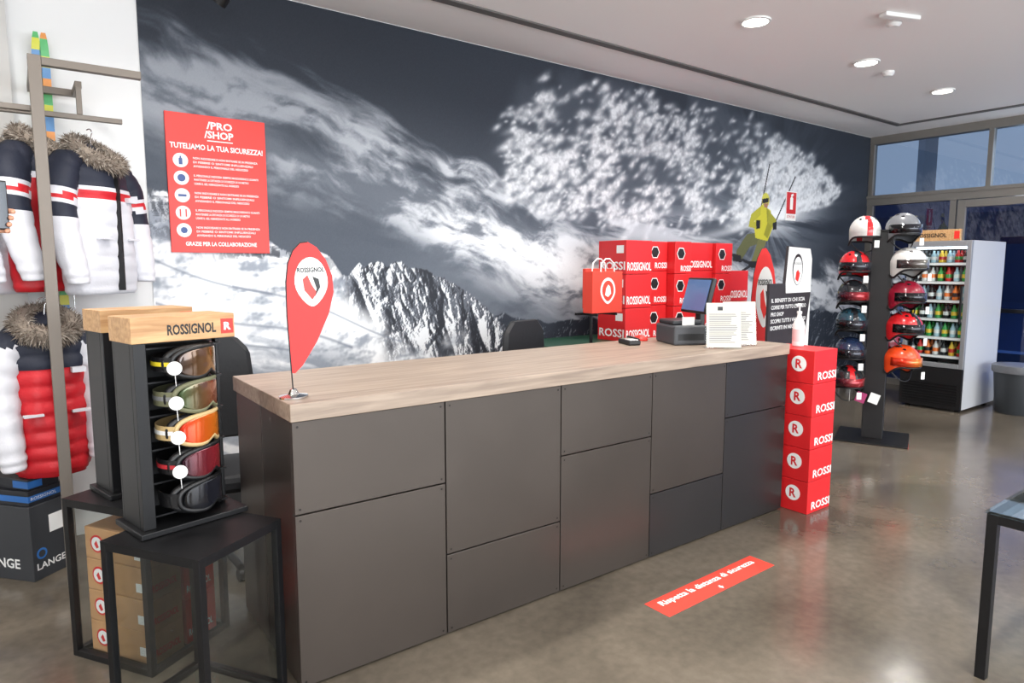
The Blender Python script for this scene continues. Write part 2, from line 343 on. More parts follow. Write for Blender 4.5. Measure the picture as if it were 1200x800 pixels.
def door(name,ya,yb):
    d=empty(name); fr=ALU
    boxes('frame',d,[((9.27,ya,0.0),(9.35,ya+.09,2.36)),((9.27,yb-.09,0.0),(9.35,yb,2.36)),((9.27,ya+.09,2.27),(9.35,yb-.09,2.36)),((9.27,ya+.09,0.0),(9.35,yb-.09,.12))],fr,.004)
    box('pane',d,(9.305,ya+.09,.12),(9.315,yb-.09,2.27),DG)
    box('push_bar',d,(9.20,ya+.1,1.02),(9.235,yb-.1,1.07),BLACK,.008)
    boxes('bar_mounts',d,[((9.235,ya+.12,1.0),(9.27,ya+.18,1.09)),((9.235,yb-.18,1.0),(9.27,yb-.12,1.09))],BLACK)
door('door_1',2.32,3.40); door('door_2',1.22,2.30)
wn3=empty('window_3'); boxes('frame',wn3,[((9.29,y,0),(9.38,y+.06,2.37)) for y in (1.14,-.4,-1.9,-3.4,-4.95)]+[((9.29,Y0,0),(9.38,1.14,.08))],ALU); box('pane',wn3,(9.33,Y0,.08),(9.34,1.14,2.37),DG)
box('pavement',None,(9.52,-11,-.12),(14.5,11,-.02),mat('asphalt',(84,88,98),.9,var=.2))
fac=empty('street_facade')
box('facade_wall',fac,(15,-12,-.02),(15.3,12,3.0),mat('facade_blue_grey',(96,114,144),.8,var=.25,vscale=.8))
boxes('facade_windows',fac,[((14.97,y,.9),(15,y+1.3,2.6)) for y in range(-10,11,2)],mat('facade_glass',(48,66,102),.2))
boxes('roof_beams',fac,[((14.6,y,3.0),(15.2,y+.12,4.6)) for y in range(-12,12,2)]+[((14.6,-12,4.3),(15.2,12,4.5))],mat('roof_steel',(130,138,150),.6))

# ---------------------------------------------------------------- counter
ct=empty('reception_counter')
box('carcass',ct,(.752,2.325,.0),(3.852,3.045,1.0),mat('carcass_dark',(20,20,20),.7))
xe=[.742,1.366,1.990,2.614,3.238,3.862]; g=.003
sp_=[.665,.355,.67,.355,.68]
scr=[]
for i in range(5):
    xa,xb=xe[i]+(0 if i==0 else g),xe[i+1]-(0 if i==4 else g)
    for j,(za,zb) in enumerate(((.01,sp_[i]-g),(sp_[i]+g,1.006))):
        dark=(i,j) in ((3,0),(4,0),(4,1))
        box('front_panel_%d'%(2*i+j+1),ct,(xa,2.305,za),(xb,2.325,zb),PANELD if dark else PANEL,.0015)
        for sx in (xa+.018,xb-.018):
            for sz in (za+.018,zb-.018): scr.append((sx,sz))
v=[];f=[]
for sx,sz in scr:
    k=len(v); 
    for i in range(8):
        a=i*math.pi/4; v.append((sx+.0045*math.cos(a),2.3035,sz+.0045*math.sin(a)))
    f.append(tuple(range(k,k+8)))
obj('screws',mesh('screws',v,f),ct,STEEL)
for i,(ya,yb) in enumerate(((2.327,2.68),(2.686,3.045))): box('side_panel_%d'%(i+1),ct,(.742,ya,.01),(.752,yb,1.006),PANEL,.001)
box('end_panel',ct,(3.852,2.327,.01),(3.862,3.045,1.006),PANEL)
box('countertop',ct,(.735,2.296,1.008),(3.868,3.07,1.073),OAK,.003)

# ---------------------------------------------------------------- cartons
def carton(parent,a,b,k,m=RED,front=True,left=True,kind=0):
    box('carton_%d'%k,parent,a,b,m,.003)
    x0,y0,z0=a;x1,y1,z1=b; h=z1-z0
    if front:
        text('label_%d'%k,parent,'ROSSIGNOL' if kind==0 else 'ROSSI',(x1-.006,y0-.001,z0+h*.10),WHITE,width=(x1-x0)*(.94 if kind==0 else .80),height=h*.25,align='RIGHT',bold=.02)
    if left:
        if kind==1:
            disc('badge_%d'%k,parent,(x0-.001,y0+.10,z0+h*.58),h*.24,WHITE,rot=(0,math.pi/2,0))
            text('badge_letter_%d'%k,parent,'R',(x0-.0025,y0+.10+.022,z0+h*.44),m,height=h*.28,width=.045,rot=(math.pi/2,0,-math.pi/2),bold=.03)
            text('side_text_%d'%k,parent,'DESIGNER',(x0-.0015,y1-.01,z0+h*.12),WHITE,width=.16,height=h*.18,rot=(math.pi/2,0,-math.pi/2),bold=.02)
        else:
            text('side_text_%d'%k,parent,'ROSSI',(x0-.0015,y1-.02,z0+h*.12),WHITE,width=(y1-y0)*.9,height=h*.25,rot=(math.pi/2,0,-math.pi/2),bold=.02)
            box('side_label_%d'%k,parent,(x0-.0015,y0+.03,z0+h*.62),(x0-.0005,y0+.11,z0+h*.85),WHITE)
st=empty('red_carton_stack')
for k in range(5):
    dx=random.uniform(-.004,.004)
    carton(st,(3.90+dx,2.15+dx,.0+k*.208),(4.17+dx,2.50+dx,.206+k*.208),k,kind=1)
bc=empty('back_cabinet')
DG2=mat('cabinet_dark',(40,42,44),.5)
box('body',bc,(3.3,3.75,0),(5.9,4.40,.90),DG2); box('top',bc,(3.28,3.73,.90),(5.92,4.42,.94),mat('cabinet_top_green',(36,78,58),.35),.003)
boxes('drawer_fronts',bc,[((3.32+i*.65,3.735,.03+j*.43),(3.93+i*.65,3.75,.44+j*.43)) for i in range(4) for j in range(2)],mat('drawer_grey',(58,60,62),.5),.002)
bs=empty('stacked_shoe_cartons')
k=10; x=3.96
for ci,(w,rows,dy) in enumerate(((.31,3,0),(.25,3,.05),(.22,3,-.03),(.38,3,.03),(.25,3,-.0),(.32,2,.04))):
    z=.941
    for r in range(rows):
        h=.277 if (ci%2==0) else (.29 if r<2 else .25)
        a=(x,3.80+dy,z); bb=(x+w-.008,4.12+dy,z+h-.004)
        if w>.29: carton(bs,a,bb,k,left=True,kind=0)
        else:
            box('carton_%d'%k,bs,a,bb,RED,.003)
            text('label_%d'%k,bs,'ROSSI',(x+w-.012,3.80+dy-.001,z+.02),WHITE,width=w*.6,height=.05,align='RIGHT',bold=.02)
            disc('badge_%d'%k,bs,(x+w*.35,3.80+dy-.001,z+h*.62),.048,BLK,n=6); disc('badge_rim_%d'%k,bs,(x+w*.35,3.80+dy-.0005,z+h*.62),.056,WHITE,n=6)
        z+=h; k+=1
    x+=w
def shield(name,parent,c,w,h,m,rot=(0,0,0),th=.001):
    pts=[(math.sin(t)*w*.5*(1 if math.cos(t)>-.1 else 1-.35*(-math.cos(t))**2),math.cos(t)*h*.5) for t in np.linspace(0,2*math.pi,28)[:-1]]
    return prism(name,parent,pts,th,m,c,rot)
BAGR=mat('bag_red',(214,62,44),.6)
bg=empty('paper_shopping_bag',(3.43,3.52,0))
box('bag_body',bg,(-.15,-.05,1.22),(.15,.05,1.52),BAGR,.004)
box('bag_second',bg,(-.12,.055,1.25),(.17,.09,1.54),BAGR,.004)
for s in (-.045,.045): tube('handle%s'%('_front' if s<0 else '_back'),bg,[(-.07,s,1.50),(-.06,s,1.58),(-.02,s,1.61),(.02,s,1.61),(.06,s,1.58),(.07,s,1.50)],.005,WHITE)
shield('badge',bg,(0,-.052,1.38),.15,.19,WHITE); shield('badge_inner',bg,(0,-.053,1.38),.115,.15,BAGR); prism('rooster',bg,[(-.03,-.03),(.0,-.045),(.03,-.02),(.02,.03),(.0,.045),(-.02,.02)],.001,WHITE,(0,-.0545,1.38))
cyl('stand_pole',bg,(0,.12,.62),.012,1.22,BLACK); lathe('stand_foot',bg,[(.10,0),(.10,.012),(.02,.02)],BLACK,(0,.10,0)); boxes('stand_hooks',bg,[((-.16,.10,1.20),(.16,.125,1.218)),((-.1,-.05,1.20),(-.09,.1,1.218)),((.09,-.05,1.20),(.1,.1,1.218))],BLACK)

# ---------------------------------------------------------------- wall safety sign
sg=empty('safety_notice_sign',(1.05,4.492,2.055))
box('board',sg,(-.29,-.012,-.415),(.29,0,.415),SIGNRED,.002)
Y=-.0135
text('logo_top',sg,'/PRO',(-.06,Y,.335),WHITE,height=.045,width=.15,bold=.03); text('logo_bottom',sg,'/SHOP',(-.075,Y,.28),WHITE,height=.045,width=.17,bold=.03)
box('logo_underline',sg,(-.06,Y-.0005,.262),(.09,Y,.268),WHITE)
text('headline',sg,'TUTELIAMO LA TUA SICUREZZA!',(0,Y,.205),WHITE,width=.54,height=.034,align='CENTER',bold=.03)
LN=['NON INDOSSARE E NON ENTRARE SE IN PRESENZA','DI FEBBRE O SINTOMI INFLUENZALI','AVVISANDO IL PERSONALE DEL NEGOZIO']
L2=['IL PERSONALE INDOSSA SEMPRE MASCHERINE E GUANTI','MANTENERE LA DISTANZA DI SICUREZZA DI UN METRO','USARE IL GEL IGIENIZZANTE ALL INGRESSO']
for i in range(5):
    zc=.135-i*.104; disc('icon_%d'%(i+1),sg,(-.215,Y,zc),.042,WHITE)
    for q,s in enumerate((LN,L2)[i%2]): text('line_%d_%d'%(i,q),sg,s,(-.145,Y,zc+.012-q*.024),WHITE,width=.38-(.06*q if i%2 else .03*q),height=.013,bold=.02)
IC=mat('icon_blue',(60,84,140),.5)
prism('icon_art_1',sg,[(-.01,-.025),(.01,-.025),(.01,.01),(.004,.015),(.004,.025),(-.004,.025),(-.004,.015),(-.01,.01)],.001,IC,(-.215,Y-.001,.135))
disc('icon_art_2',sg,(-.215,Y-.001,.031),.022,IC,sy=1); box('icon_art_3',sg,(-.238,Y-.0012,-.08),(-.192,Y-.0007,-.066),IC)
boxes('icon_art_4',sg,[((-.235,Y-.0012,-.20),(-.227,Y-.0007,-.155)),((-.203,Y-.0012,-.20),(-.195,Y-.0007,-.155))],SIGNRED); disc('icon_art_5',sg,(-.215,Y-.001,-.281),.020,IC,n=7)
text('footer',sg,'GRAZIE PER LA COLLABORAZIONE',(0,Y,-.375),WHITE,width=.42,height=.026,align='CENTER',bold=.03)
ex=empty('fire_extinguisher_sign',(7.44,4.492,2.27)); box('plate',ex,(-.11,-.008,-.17),(.11,0,.17),WHITE); box('red_field',ex,(-.10,-.010,-.09),(.10,-.0085,.16),mat('safety_red',(196,30,32),.4))
prism('pictogram',ex,[(-.03,-.07),(.03,-.07),(.03,.06),(.01,.08),(.04,.10),(.03,.12),(-.02,.10),(-.01,.08),(-.03,.06)],.001,WHITE,(0,-.0115,.03)); text('caption',ex,'ESTINTORE',(0,-.0095,-.14),mat('safety_red',(196,30,32)),width=.17,height=.03,align='CENTER')

# ---------------------------------------------------------------- floor sticker
fs=empty('floor_distance_sticker',(2.66,1.925,0.0005),1.2)
box('vinyl',fs,(-.425,-.073,0),(.425,.073,.001),mat('vinyl_red',(214,66,52),.4))
text('message',fs,'Rispetta la distanza di sicurezza',(0,-.005,.0015),WHITE,width=.74,height=.05,rot=(0,0,0),align='CENTER',bold=.02)
prism('arrow',fs,[(-.014,.008),(-.006,.008),(-.006,.02),(.006,.02),(.006,.008),(.014,.008),(0,-.01)],.0006,WHITE,(0,-.05,.0015),(-math.pi/2,0,0))

# ---------------------------------------------------------------- feather flags
def flag(nm,loc,rz,s,tilt=0,xs_=1.0):
    e=empty(nm,loc,0,(0,math.radians(tilt),math.radians(rz))); e.scale=(xs_,1,1)
    lathe('base',e,[(.052*s,0),(.052*s,.006),(.02*s,.012),(.012*s,.03*s),(.006*s,.032*s)],CHROME,sx=1/xs_)
    P=[(0,.09),(-.004,.30),(.0,.42),(.012,.49),(.035,.535),(.065,.562),(.095,.565),(.13,.545),(.165,.50),(.188,.44),(.19,.38),(.165,.30),(.11,.20),(.045,.115),(.012,.088)]
    tube('pole',e,[(0,0,.0)]+[(x*s-.002,0,z*s) for x,z in P[1:7]],.0028,BLK)
    prism('cloth',e,[(x*s,z*s) for x,z in P],.002,RED2)
    for sd in (-1,1):
        n_='front' if sd<0 else 'back'
        shield('badge_'+n_,e,(.10*s,sd*.0018,.42*s),.135*s,.18*s,WHITE)
        rz2=(math.pi/2,0,0) if sd<0 else (math.pi/2,0,math.pi)
        text('name_'+n_,e,'ROSSIGNOL',(.10*s,sd*.0035,.455*s),BLK,width=.11*s,height=.018*s,rot=rz2,align='CENTER',bold=.03)
        prism('rooster_'+n_,e,[(-.035*s,.02*s),(-.03*s,-.02*s),(.0,-.055*s),(.02*s,-.03*s),(.0,-.0*s),(-.015*s,.035*s)],.001,SIGNRED,(.10*s,sd*.0035,.41*s))
        prism('rooster_wing_'+n_,e,[(.005*s,.03*s),(.03*s,.02*s),(.035*s,-.01*s),(.01*s,-.045*s),(.02*s,-.015*s)],.001,BLK,(.10*s,sd*.0036,.41*s))
    return e
flag('feather_flag',(.79,2.42,1.0745),-8,1.0,-1.5,.88)
flag('tall_feather_banner',(5.24,3.50,.0),-8,3.05,0,.55)

# ---------------------------------------------------------------- items on the counter
pr=empty('receipt_printer',(3.36,2.74,1.0735),-25)
box('body',pr,(-.11,-.14,0),(.11,.14,.12),mat('printer_grey',(66,68,72),.5),.012); box('lid',pr,(-.10,-.09,.12),(.10,.12,.15),mat('printer_dark',(38,40,44),.4),.01); box('paper',pr,(-.04,-.10,.12),(.04,-.095,.17),WHITE); box('slot',pr,(-.085,-.1415,.03),(.085,-.140,.07),BLK)
mo=empty('pos_terminal',(3.66,2.86,1.0735),-112)
box('foot',mo,(-.10,-.08,0),(.10,.09,.018),BLK,.006); box('neck',mo,(-.03,.01,.018),(.03,.05,.22),BLK,.006)
sc=empty('screen'); sc.parent=mo; sc.location=(0,0,.29); sc.rotation_euler=(math.radians(-14),0,0)
box('housing',sc,(-.16,-.005,-.12),(.16,.03,.12),BLK,.01); box('display',sc,(-.145,-.008,-.105),(.145,-.0055,.105),mat('screen_blue',(70,96,140),.2,emit=.35))
box('customer_display',sc,(-.12,.031,-.08),(.12,.034,.08),mat('screen_back_blue',(70,100,140),.3,emit=.15))
def paper(name,loc,rz,w=.21,h=.27):
    e=empty(name,loc,rz); t=math.radians(-8)
    box('acrylic_base',e,(-w/2,-.0,0),(w/2,.09,.004),GLASS)
    s=empty('sheet_frame'); s.parent=e; s.rotation_euler=(t,0,0); s.location=(0,.0,.004)
    box('acrylic_panel',s,(-w/2,.003,0),(w/2,.005,h),GLASS); box('sheet',s,(-w/2+.004,.0,.004),(w/2-.004,.002,h-.004),mat('paper_white',(196,193,184),.7))
    box('photo_strip',s,(-w/2+.07,-.0006,h*.82),(-w/2+.10,-.0001,h*.9),mat('ink',(60,60,64),.7))
    boxes('printed_lines',s,[((-w/2+.02,-.0006,h*.12+i*.011),(w/2-.02-random.random()*.05,-.0001,h*.12+.0035+i*.011)) for i in range(16)],mat('ink_grey',(110,110,114),.7))
paper('notice_holder',(3.31,2.38,1.074),-38); paper('notice_holder',(3.51,2.41,1.074),-34)
kb=empty('card_reader',(3.04,2.88,1.074),-20); box('body',kb,(-.04,-.08,0),(.04,.08,.03),BLK,.008); box('screen',kb,(-.03,.02,.03),(.03,.07,.032),mat('lcd',(90,110,100),.3)); boxes('keys',kb,[((-.028+i*.02,-.07+j*.02,.03),(-.014+i*.02,-.056+j*.02,.034)) for i in range(3) for j in range(4)],WHITE)
ms=empty('computer_mouse',(3.26,2.99,1.0735),10); lathe('shell',ms,[(.034,0),(.036,.008),(.030,.022),(.014,.033),(.002,.036)],SIGNRED,sy=1.5)
kd=empty('stapler',(3.15,2.95,1.074),-10); box('base',kd,(-.015,-.06,0),(.015,.06,.01),BLK,.003); box('arm',kd,(-.013,-.055,.014),(.013,.06,.032),BLK,.006,rot=(.08,0,0))
bo=empty('sanitizer_bottle',(4.07,2.36,1.041))
lathe('bottle',bo,[(.034,0),(.038,.01),(.038,.13),(.03,.16),(.014,.19),(.012,.21)],WHITE); lathe('pump',bo,[(.016,.21),(.016,.225),(.005,.227),(.005,.26),(.012,.262),(.012,.275)],WHITE); box('nozzle',bo,(-.05,-.006,.264),(0,.006,.274),WHITE,.002); lathe('label',bo,[(.0385,.03),(.0385,.11)],mat('label_pink',(222,190,190),.6))
fp=empty('cardboard_poster_display',(5.12,3.05,0),6)
PD=mat('poster_dark',(44,40,44),.6,var=.25,vscale=5)
prism('panel',fp,[(-.40,0),(.34,0),(.34,1.62),(.30,1.71),(-.10,1.72),(-.14,1.42),(-.40,1.42)],.02,PD)
prism('white_header',fp,[(-.12,1.34),(.335,1.34),(.335,1.62),(.295,1.705),(-.095,1.715),(-.13,1.42)],.002,WHITE,(0,-.0115,0))
shield('badge',fp,(.07,-.014,1.53),.19,.26,BLK); shield('badge_inner',fp,(.07,-.0148,1.52),.165,.23,WHITE); text('name',fp,'ROSSIGNOL',(.07,-.0160,1.57),BLK,width=.13,height=.02,align='CENTER'); prism('rooster',fp,[(-.04,-.05),(.01,-.07),(.04,0),(.0,.03),(-.03,.01)],.001,SIGNRED,(.07,-.0162,1.5))
for i,s in enumerate(('IL BENEFIT DI CHI SCIA','CORRE PER TUTTO IL MONDO','PRO SHOP','SCOPRI TUTTI I VANTAGGI','ISCRIVITI IN NEGOZIO')): text('copy_%d'%i,fp,s,(-.36,-.0115,1.27-i*.055),WHITE,height=.032,width=min(.62,.027*len(s)),bold=.02)
prism('white_curve',fp,[(.20,.3),(.335,.3),(.335,1.30),(.29,1.1),(.25,.8)],.002,WHITE,(0,-.0115,0))
prism('foot_strut',fp,[(0,0),(.0,1.2),(.04,1.2),(.30,0)],.01,CARD,(0,.012,0),(0,0,math.pi/2))

# ---------------------------------------------------------------- office chairs
def chair(loc,rz):
    e=empty('office_chair',loc,rz); M=mat('chair_black',(30,31,34),.6,bump=.1); 
    prism('backrest',e,[(-.20,.62),(.20,.62),(.23,.9),(.21,1.10),(.14,1.18),(-.14,1.18),(-.21,1.10),(-.23,.9)],.05,M,(0,.22,0)).modifiers.new('b','BEVEL').width=.02
    box('seat',e,(-.24,-.26,.44),(.24,.22,.53),M,.03); box('back_bracket',e,(-.04,.2,.46),(.04,.26,.75),BLK,.01)
    cyl('gas_column',e,(0,0,.28),.025,.34,CHROME)
    for i in range(5):
        a=i*2*math.pi/5; tube('leg_%d'%(i+1),e,[(0,0,.12),(.28*math.cos(a),.28*math.sin(a),.07)],.018,BLK); cyl('caster_%d'%(i+1),e,(.28*math.cos(a),.28*math.sin(a),.03),.03,.03,BLK,(math.pi/2,0,a))
    for s in (-1,1): tube('armrest_%s'%('l' if s<0 else 'r'),e,[(s*.24,.1,.48),(s*.28,.1,.52),(s*.28,.1,.70),(s*.28,-.15,.70)],.016,BLK)
chair((2.90,3.50,0),12); chair((.76,3.62,-0.0),-10)

# ---------------------------------------------------------------- display cases
def case(name,P0,dv,w,d,h,r=.0125):
    ang=math.atan2(dv[1],dv[0]); e=empty(name,(P0[0],P0[1],0),0,(0,0,ang))
    L=[]
    for x in (0,d):
        for y in (0,w): L.append(((x-r,y-r,0),(x+r,y+r,h)))
    for z in (r,h-r):
        for y in (0,w): L.append(((r,y-r,z-r),(d-r,y+r,z+r)))
        for x in (0,d): L.append(((x-r,r,z-r),(x+r,w-r,z+r)))
    boxes('frame',e,L,BLACK,.001)
    boxes('glass_panes',e,[((r,-.002,2*r),(d-r,.002,h-2*r)),((r,w-.002,2*r),(d-r,w+.002,h-2*r)),((-.002,r,2*r),(.002,w-r,h-2*r)),((d-.002,r,2*r),(d+.002,w-r,h-2*r))],GLASS)
    box('top_plate',e,(-r,-r,h),(d+r,w+r,h+.006),BLACK)
    box('bottom_plate',e,(r,r,.001),(d-r,w-r,.01),GLASS)
    return e
dA=(.84,.54)
cA=case('glass_display_case',(.395,2.17),dA,.40,.35,.645)
cB=case('glass_display_case',(.316,2.735),dA,.40,.37,.645)
def cart_in(name,P0,off,size,n,m,seed=0):
    e=empty(name,(P0[0],P0[1],.0105),0,(0,0,math.atan2(dA[1],dA[0])))
    for k in range(n):
        a=(off[0],off[1],k*(size[2]+.002)); b_=(off[0]+size[0],off[1]+size[1],k*(size[2]+.002)+size[2])
        box('carton_%d'%(k+1),e,a,b_,m,.003)
        zc=a[2]+size[2]/2
        disc('seal_%d'%(k+1),e,(a[0]-.001,a[1]+size[1]*.80,zc),.036,RED if m is CARD else WHITE,rot=(0,math.pi/2,0)); disc('seal_core_%d'%(k+1),e,(a[0]-.002,a[1]+size[1]*.80,zc),.028,WHITE if m is CARD else RED,rot=(0,math.pi/2,0))
        prism('seal_rooster_%d'%(k+1),e,[(-.012,-.012),(.0,-.018),(.012,0),(0,.014)],.001,RED if m is CARD else WHITE,(a[0]-.0032,a[1]+size[1]*.80,zc),(0,0,math.pi/2))
        box('barcode_%d'%(k+1),e,(a[0]-.0015,a[1]+.02,a[2]+.03),(a[0]-.0005,a[1]+.07,a[2]+.065),WHITE)
        text('brand_%d'%(k+1),e,'ROSSIGNOL',(a[0]+.01,a[1]-.001,a[2]+.03),WHITE if m is RED else SIGNRED,width=size[0]*.8,height=.03,bold=.02)
cart_in('brown_carton_stack',(.316,2.735),(.035,.03),(.145,.335,.128),4,CARD)
cart_in('small_red_carton_stack',(.316,2.735),(.195,.03),(.155,.34,.185),3,RED)

# ---------------------------------------------------------------- goggles
def lensmat(name,c1,c2):
    if name in MATS: return MATS[name]
    m=bpy.data.materials.new(name); m.use_nodes=True; nt=m.node_tree; b=nt.nodes['Principled BSDF']
    tc=nt.nodes.new('ShaderNodeTexCoord'); sx=nt.nodes.new('ShaderNodeSeparateXYZ'); nt.links.new(tc.outputs['Object'],sx.inputs[0])
    mr=nt.nodes.new('ShaderNodeMapRange'); mr.inputs['From Min'].default_value=-.09; mr.inputs['From Max'].default_value=.09; nt.links.new(sx.outputs[0],mr.inputs[0])
    r=nt.nodes.new('ShaderNodeValToRGB'); r.color_ramp.elements[0].color=(*lin(c1),1); r.color_ramp.elements[1].color=(*lin(c2),1)
    nt.links.new(mr.outputs[0],r.inputs[0]); nt.links.new(r.outputs[0],b.inputs['Base Color']); b.inputs['Roughness'].default_value=.08; b.inputs['Metallic'].default_value=.5; b.inputs['Coat Weight'].default_value=.6
    MATS[name]=m; return m
def goggles(parent,loc,rz,lens,frame,strap,accent,tag=True,k=1,s=1.0):
    e=empty('goggles_%d'%k,loc,rz); e.parent=parent; e.scale=(s,s,s)
    def outl(t,r=1):
        c,sn=math.cos(t),math.sin(t); x=.098*r*math.copysign(abs(c)**.62,c); z=.044*r*math.copysign(abs(sn)**.75,sn)
        if sn<0: z+=.020*r*math.exp(-(x/.022)**2)
        return x,z
    def cv(x,z): return 5.6*x*x+1.2*z*z
    N=48; rings=[]
    for r in (.02,.3,.55,.75,.9,1): rings.append([(x,cv(x,z)-.012,z) for x,z in (outl(2*math.pi*i/N,r) for i in range(N))])
    grid_lathe('lens',e,rings,lens,caps=True)
    tube('frame',e,[(x,cv(x,z)-.006,z) for x,z in (outl(2*math.pi*i/N,1.03) for i in range(N))],.0075,frame,closed=True)
    tube('face_foam',e,[(x*.96,cv(x,z)+.018,z*.96) for x,z in (outl(2*math.pi*i/N,1.03) for i in range(N))],.011,BLK,closed=True)
    pts=[]; 
    for i in range(25):
        t=math.pi*i/24; pts.append((-.106*math.cos(t)*(1 if i not in(0,24) else .97),.05+.105*math.sin(t)**.8))
    rg=[]
    for x,y in pts:
        n=Vector((x,y-.045,0)).normalized()*.0015
        rg.append([(x-n.x,y-n.y,-.021),(x+n.x,y+n.y,-.021),(x+n.x,y+n.y,.021),(x-n.x,y-n.y,.021)])
    grid_lathe('strap',e,rg,strap,smooth=False)
    rg=[[(x*1.012,y+.001,-.005),(x*1.02,y+.003,-.005),(x*1.02,y+.003,.007),(x*1.012,y+.001,.007)] for x,y in pts]
    grid_lathe('strap_stripe',e,rg,accent,smooth=False)
    if tag:
        disc('tag',e,(-.116,.035,-.008),.020,WHITE,rot=(math.pi/2,0,math.radians(-60)),th=.002)
        tube('tag_string',e,[(-.115,.035,-.02),(-.112,.035,-.06)],.001,WHITE)
    return e
OL=mat('strap_olive',(104,104,78),.7); TAN=mat('frame_tan',(186,160,112),.5); YEL=mat('accent_yellow',(220,200,40),.6); SR=mat('strap_red',(176,36,44),.7); GRY=mat('grey_accent',(120,120,122),.6)
lens=[lensmat('lens_smoke',(50,34,30),(170,120,60)),lensmat('lens_olive',(66,84,50),(168,60,50)),lensmat('lens_orange',(214,50,16),(240,160,50)),lensmat('lens_rose',(60,26,40),(196,54,60)),lensmat('lens_black',(16,16,20),(56,58,70))]
def gstand(loc,rz,cfg):
    e=empty('goggle_display_stand',loc,rz); w=.33; d=.18; h=.735
    box('base',e,(-.02,-.03,0),(w+.02,d+.02,.02),BLACK,.003)
    box('back_panel',e,(.0,d-.012,.02),(w,d,h-.085),BLK)
    boxes('side_posts',e,[((0,0,.02),(.04,.03,h-.085)),((w-.012,.10,.02),(w,.13,h-.085)),((0,.03,.02),(.012,d-.012,h-.085))],BLACK,.002)
    boxes('shelf_lips',e,[((.03,.06,.035+i*.117),(w-.012,d-.012,.041+i*.117)) for i in range(6)],BLACK)
    box('header',e,(-.008,-.012,h-.085),(w+.008,d,h),PINE,.002)
    text('header_text',e,'ROSSIGNOL',(.105,-.0135,h-.064),BLK,width=.165,height=.036,bold=.03)
    box('logo_plate',e,(.288,-.0145,h-.07),(.332,-.0125,h-.018),SIGNRED); text('logo_letter',e,'R',(.297,-.0155,h-.058),WHITE,width=.026,height=.028,bold=.04)
    for i,c in enumerate(cfg):
        if c: goggles(e,(.232,-.018,.575-i*.117),36,*c,k=i+1,s=1.15)
    return e
c1=[(lens[0],BLK,BLK,YEL),(lens[1],OL,OL,GRY),(lens[2],TAN,TAN,WHITE),(lens[3],BLK,BLK,SR),(lens[4],BLK,BLK,BLK,False)]
g1=gstand((.285,2.450,.652),13,c1)
c2=[(lens[0],GRY,BLK,GRY),(lens[3],SR,BLK,GRY),(lens[0],BLK,BLK,WHITE),(lens[1],OL,BLK,GRY),(lens[4],WHITE,WHITE,GRY)]
g2=gstand((.245,2.95,.652),13,c2)

# ---------------------------------------------------------------- helmets tower
def helmet(parent,loc,rz,col,vent,k,gog=None,stripe=None,tilt=0):
    e=empty('helmet_%d'%k,loc,0,(math.radians(tilt),0,math.radians(rz))); e.parent=parent; e.scale=(1.12,1.12,1.12)
    N=32; rings=[]
    def edge(t):
        c=math.cos(t); s=math.sin(t)
        return -.045-.055*math.exp(-((s-.25)/.45)**2)*abs(c)**.5-.03*max(0,s)
    for j in range(13):
        q=j/12; rr=[]
        for i in range(N):
            t=2*math.pi*i/N; z0=edge(t)
            if q<.35:
                z=z0*(1-q/.35); k_=1-.04*(1-q/.35)
            else:
                p_=(q-.35)/.65*math.pi/2; z=.125*math.sin(p_); k_=math.cos(p_)
            k_=max(k_,.02); rr.append((.112*k_*math.cos(t),.138*k_*math.sin(t),z))
        rings.append(rr)
    def mf(c):
        if stripe and abs(c.x)<.022: return 1
        return 0
    grid_lathe('shell',e,rings,[col,stripe or col],matfn=mf,caps=False)
    pts=[(.112*.97*math.cos(t),.138*.97*math.sin(t),edge(t)) for t in (2*math.pi*i/N for i in range(N))]
    tube('rim',e,pts,.008,BLK,closed=True)
    grid_lathe('liner',e,[[(p[0]*q,p[1]*q,-.04+z) for p in pts] for q,z in ((.92,0),(.85,.08),(.4,.12))],BLK)
    v=[]
    for sgn in (-1,1):
        for yy in (-.06,0,.06):
            x=.055*sgn; z=.125*math.sqrt(max(0,1-(x/.112)**2-(yy/.138)**2)); v.append((x,yy,z))
    for i,(x,y,z) in enumerate(v):
        lathe('vent_%d'%(i+1),e,[(.014,-.004),(.012,.003)],vent,(x,y,z),(0,math.atan2(x,z)*.9,0),12,.6,1.5)
    tube('chin_strap',e,[(.10,.0,-.09),(.06,-.03,-.15),(0,-.04,-.165),(-.06,-.03,-.15),(-.10,0,-.09)],.005,BLK,kind='NURBS')
    if gog:
        rg=[]
        for i in range(17):
            t=math.pi+math.pi*i/16; x,y=.118*math.cos(t),.150*math.sin(t); rg.append([(x*.97,y*.97,-.035),(x,y,-.035),(x,y,.030),(x*.97,y*.97,.030)])
        grid_lathe('goggle_lens',e,rg,gog,smooth=True)
    box('price_tag',e,(.03,-.15,-.13),(.065,-.148,-.075),WHITE)
hs=empty('helmet_display_stand',(6.19,2.83,0),22)
box('base_plate',hs,(-.29,-.29,0),(.29,.29,.015),BLACK,.003); box('column',hs,(-.085,-.085,.015),(.085,.085,1.86),BLK,.004)
box('red_base_band',hs,(-.291,-.291,.002),(-.12,-.289,.012),SIGNRED)
box('column_cap',hs,(-.095,-.095,1.86),(.095,.095,1.875),BLACK)
HM=lambda n,c,r=.25: mat('helmet_'+n,c,r,coat=.6)
cw=HM('white',(206,206,202)); cr=HM('red',(200,30,36)); cd=HM('black',(30,32,36)); ctl=HM('teal',(36,70,84)); cn=HM('navy',(30,44,72)); cm=HM('maroon',(140,24,46)); co_=HM('orange',(240,78,30)); cg=HM('grey',(112,114,118))
lm=lensmat('visor_mirror',(70,60,60),(150,150,140))
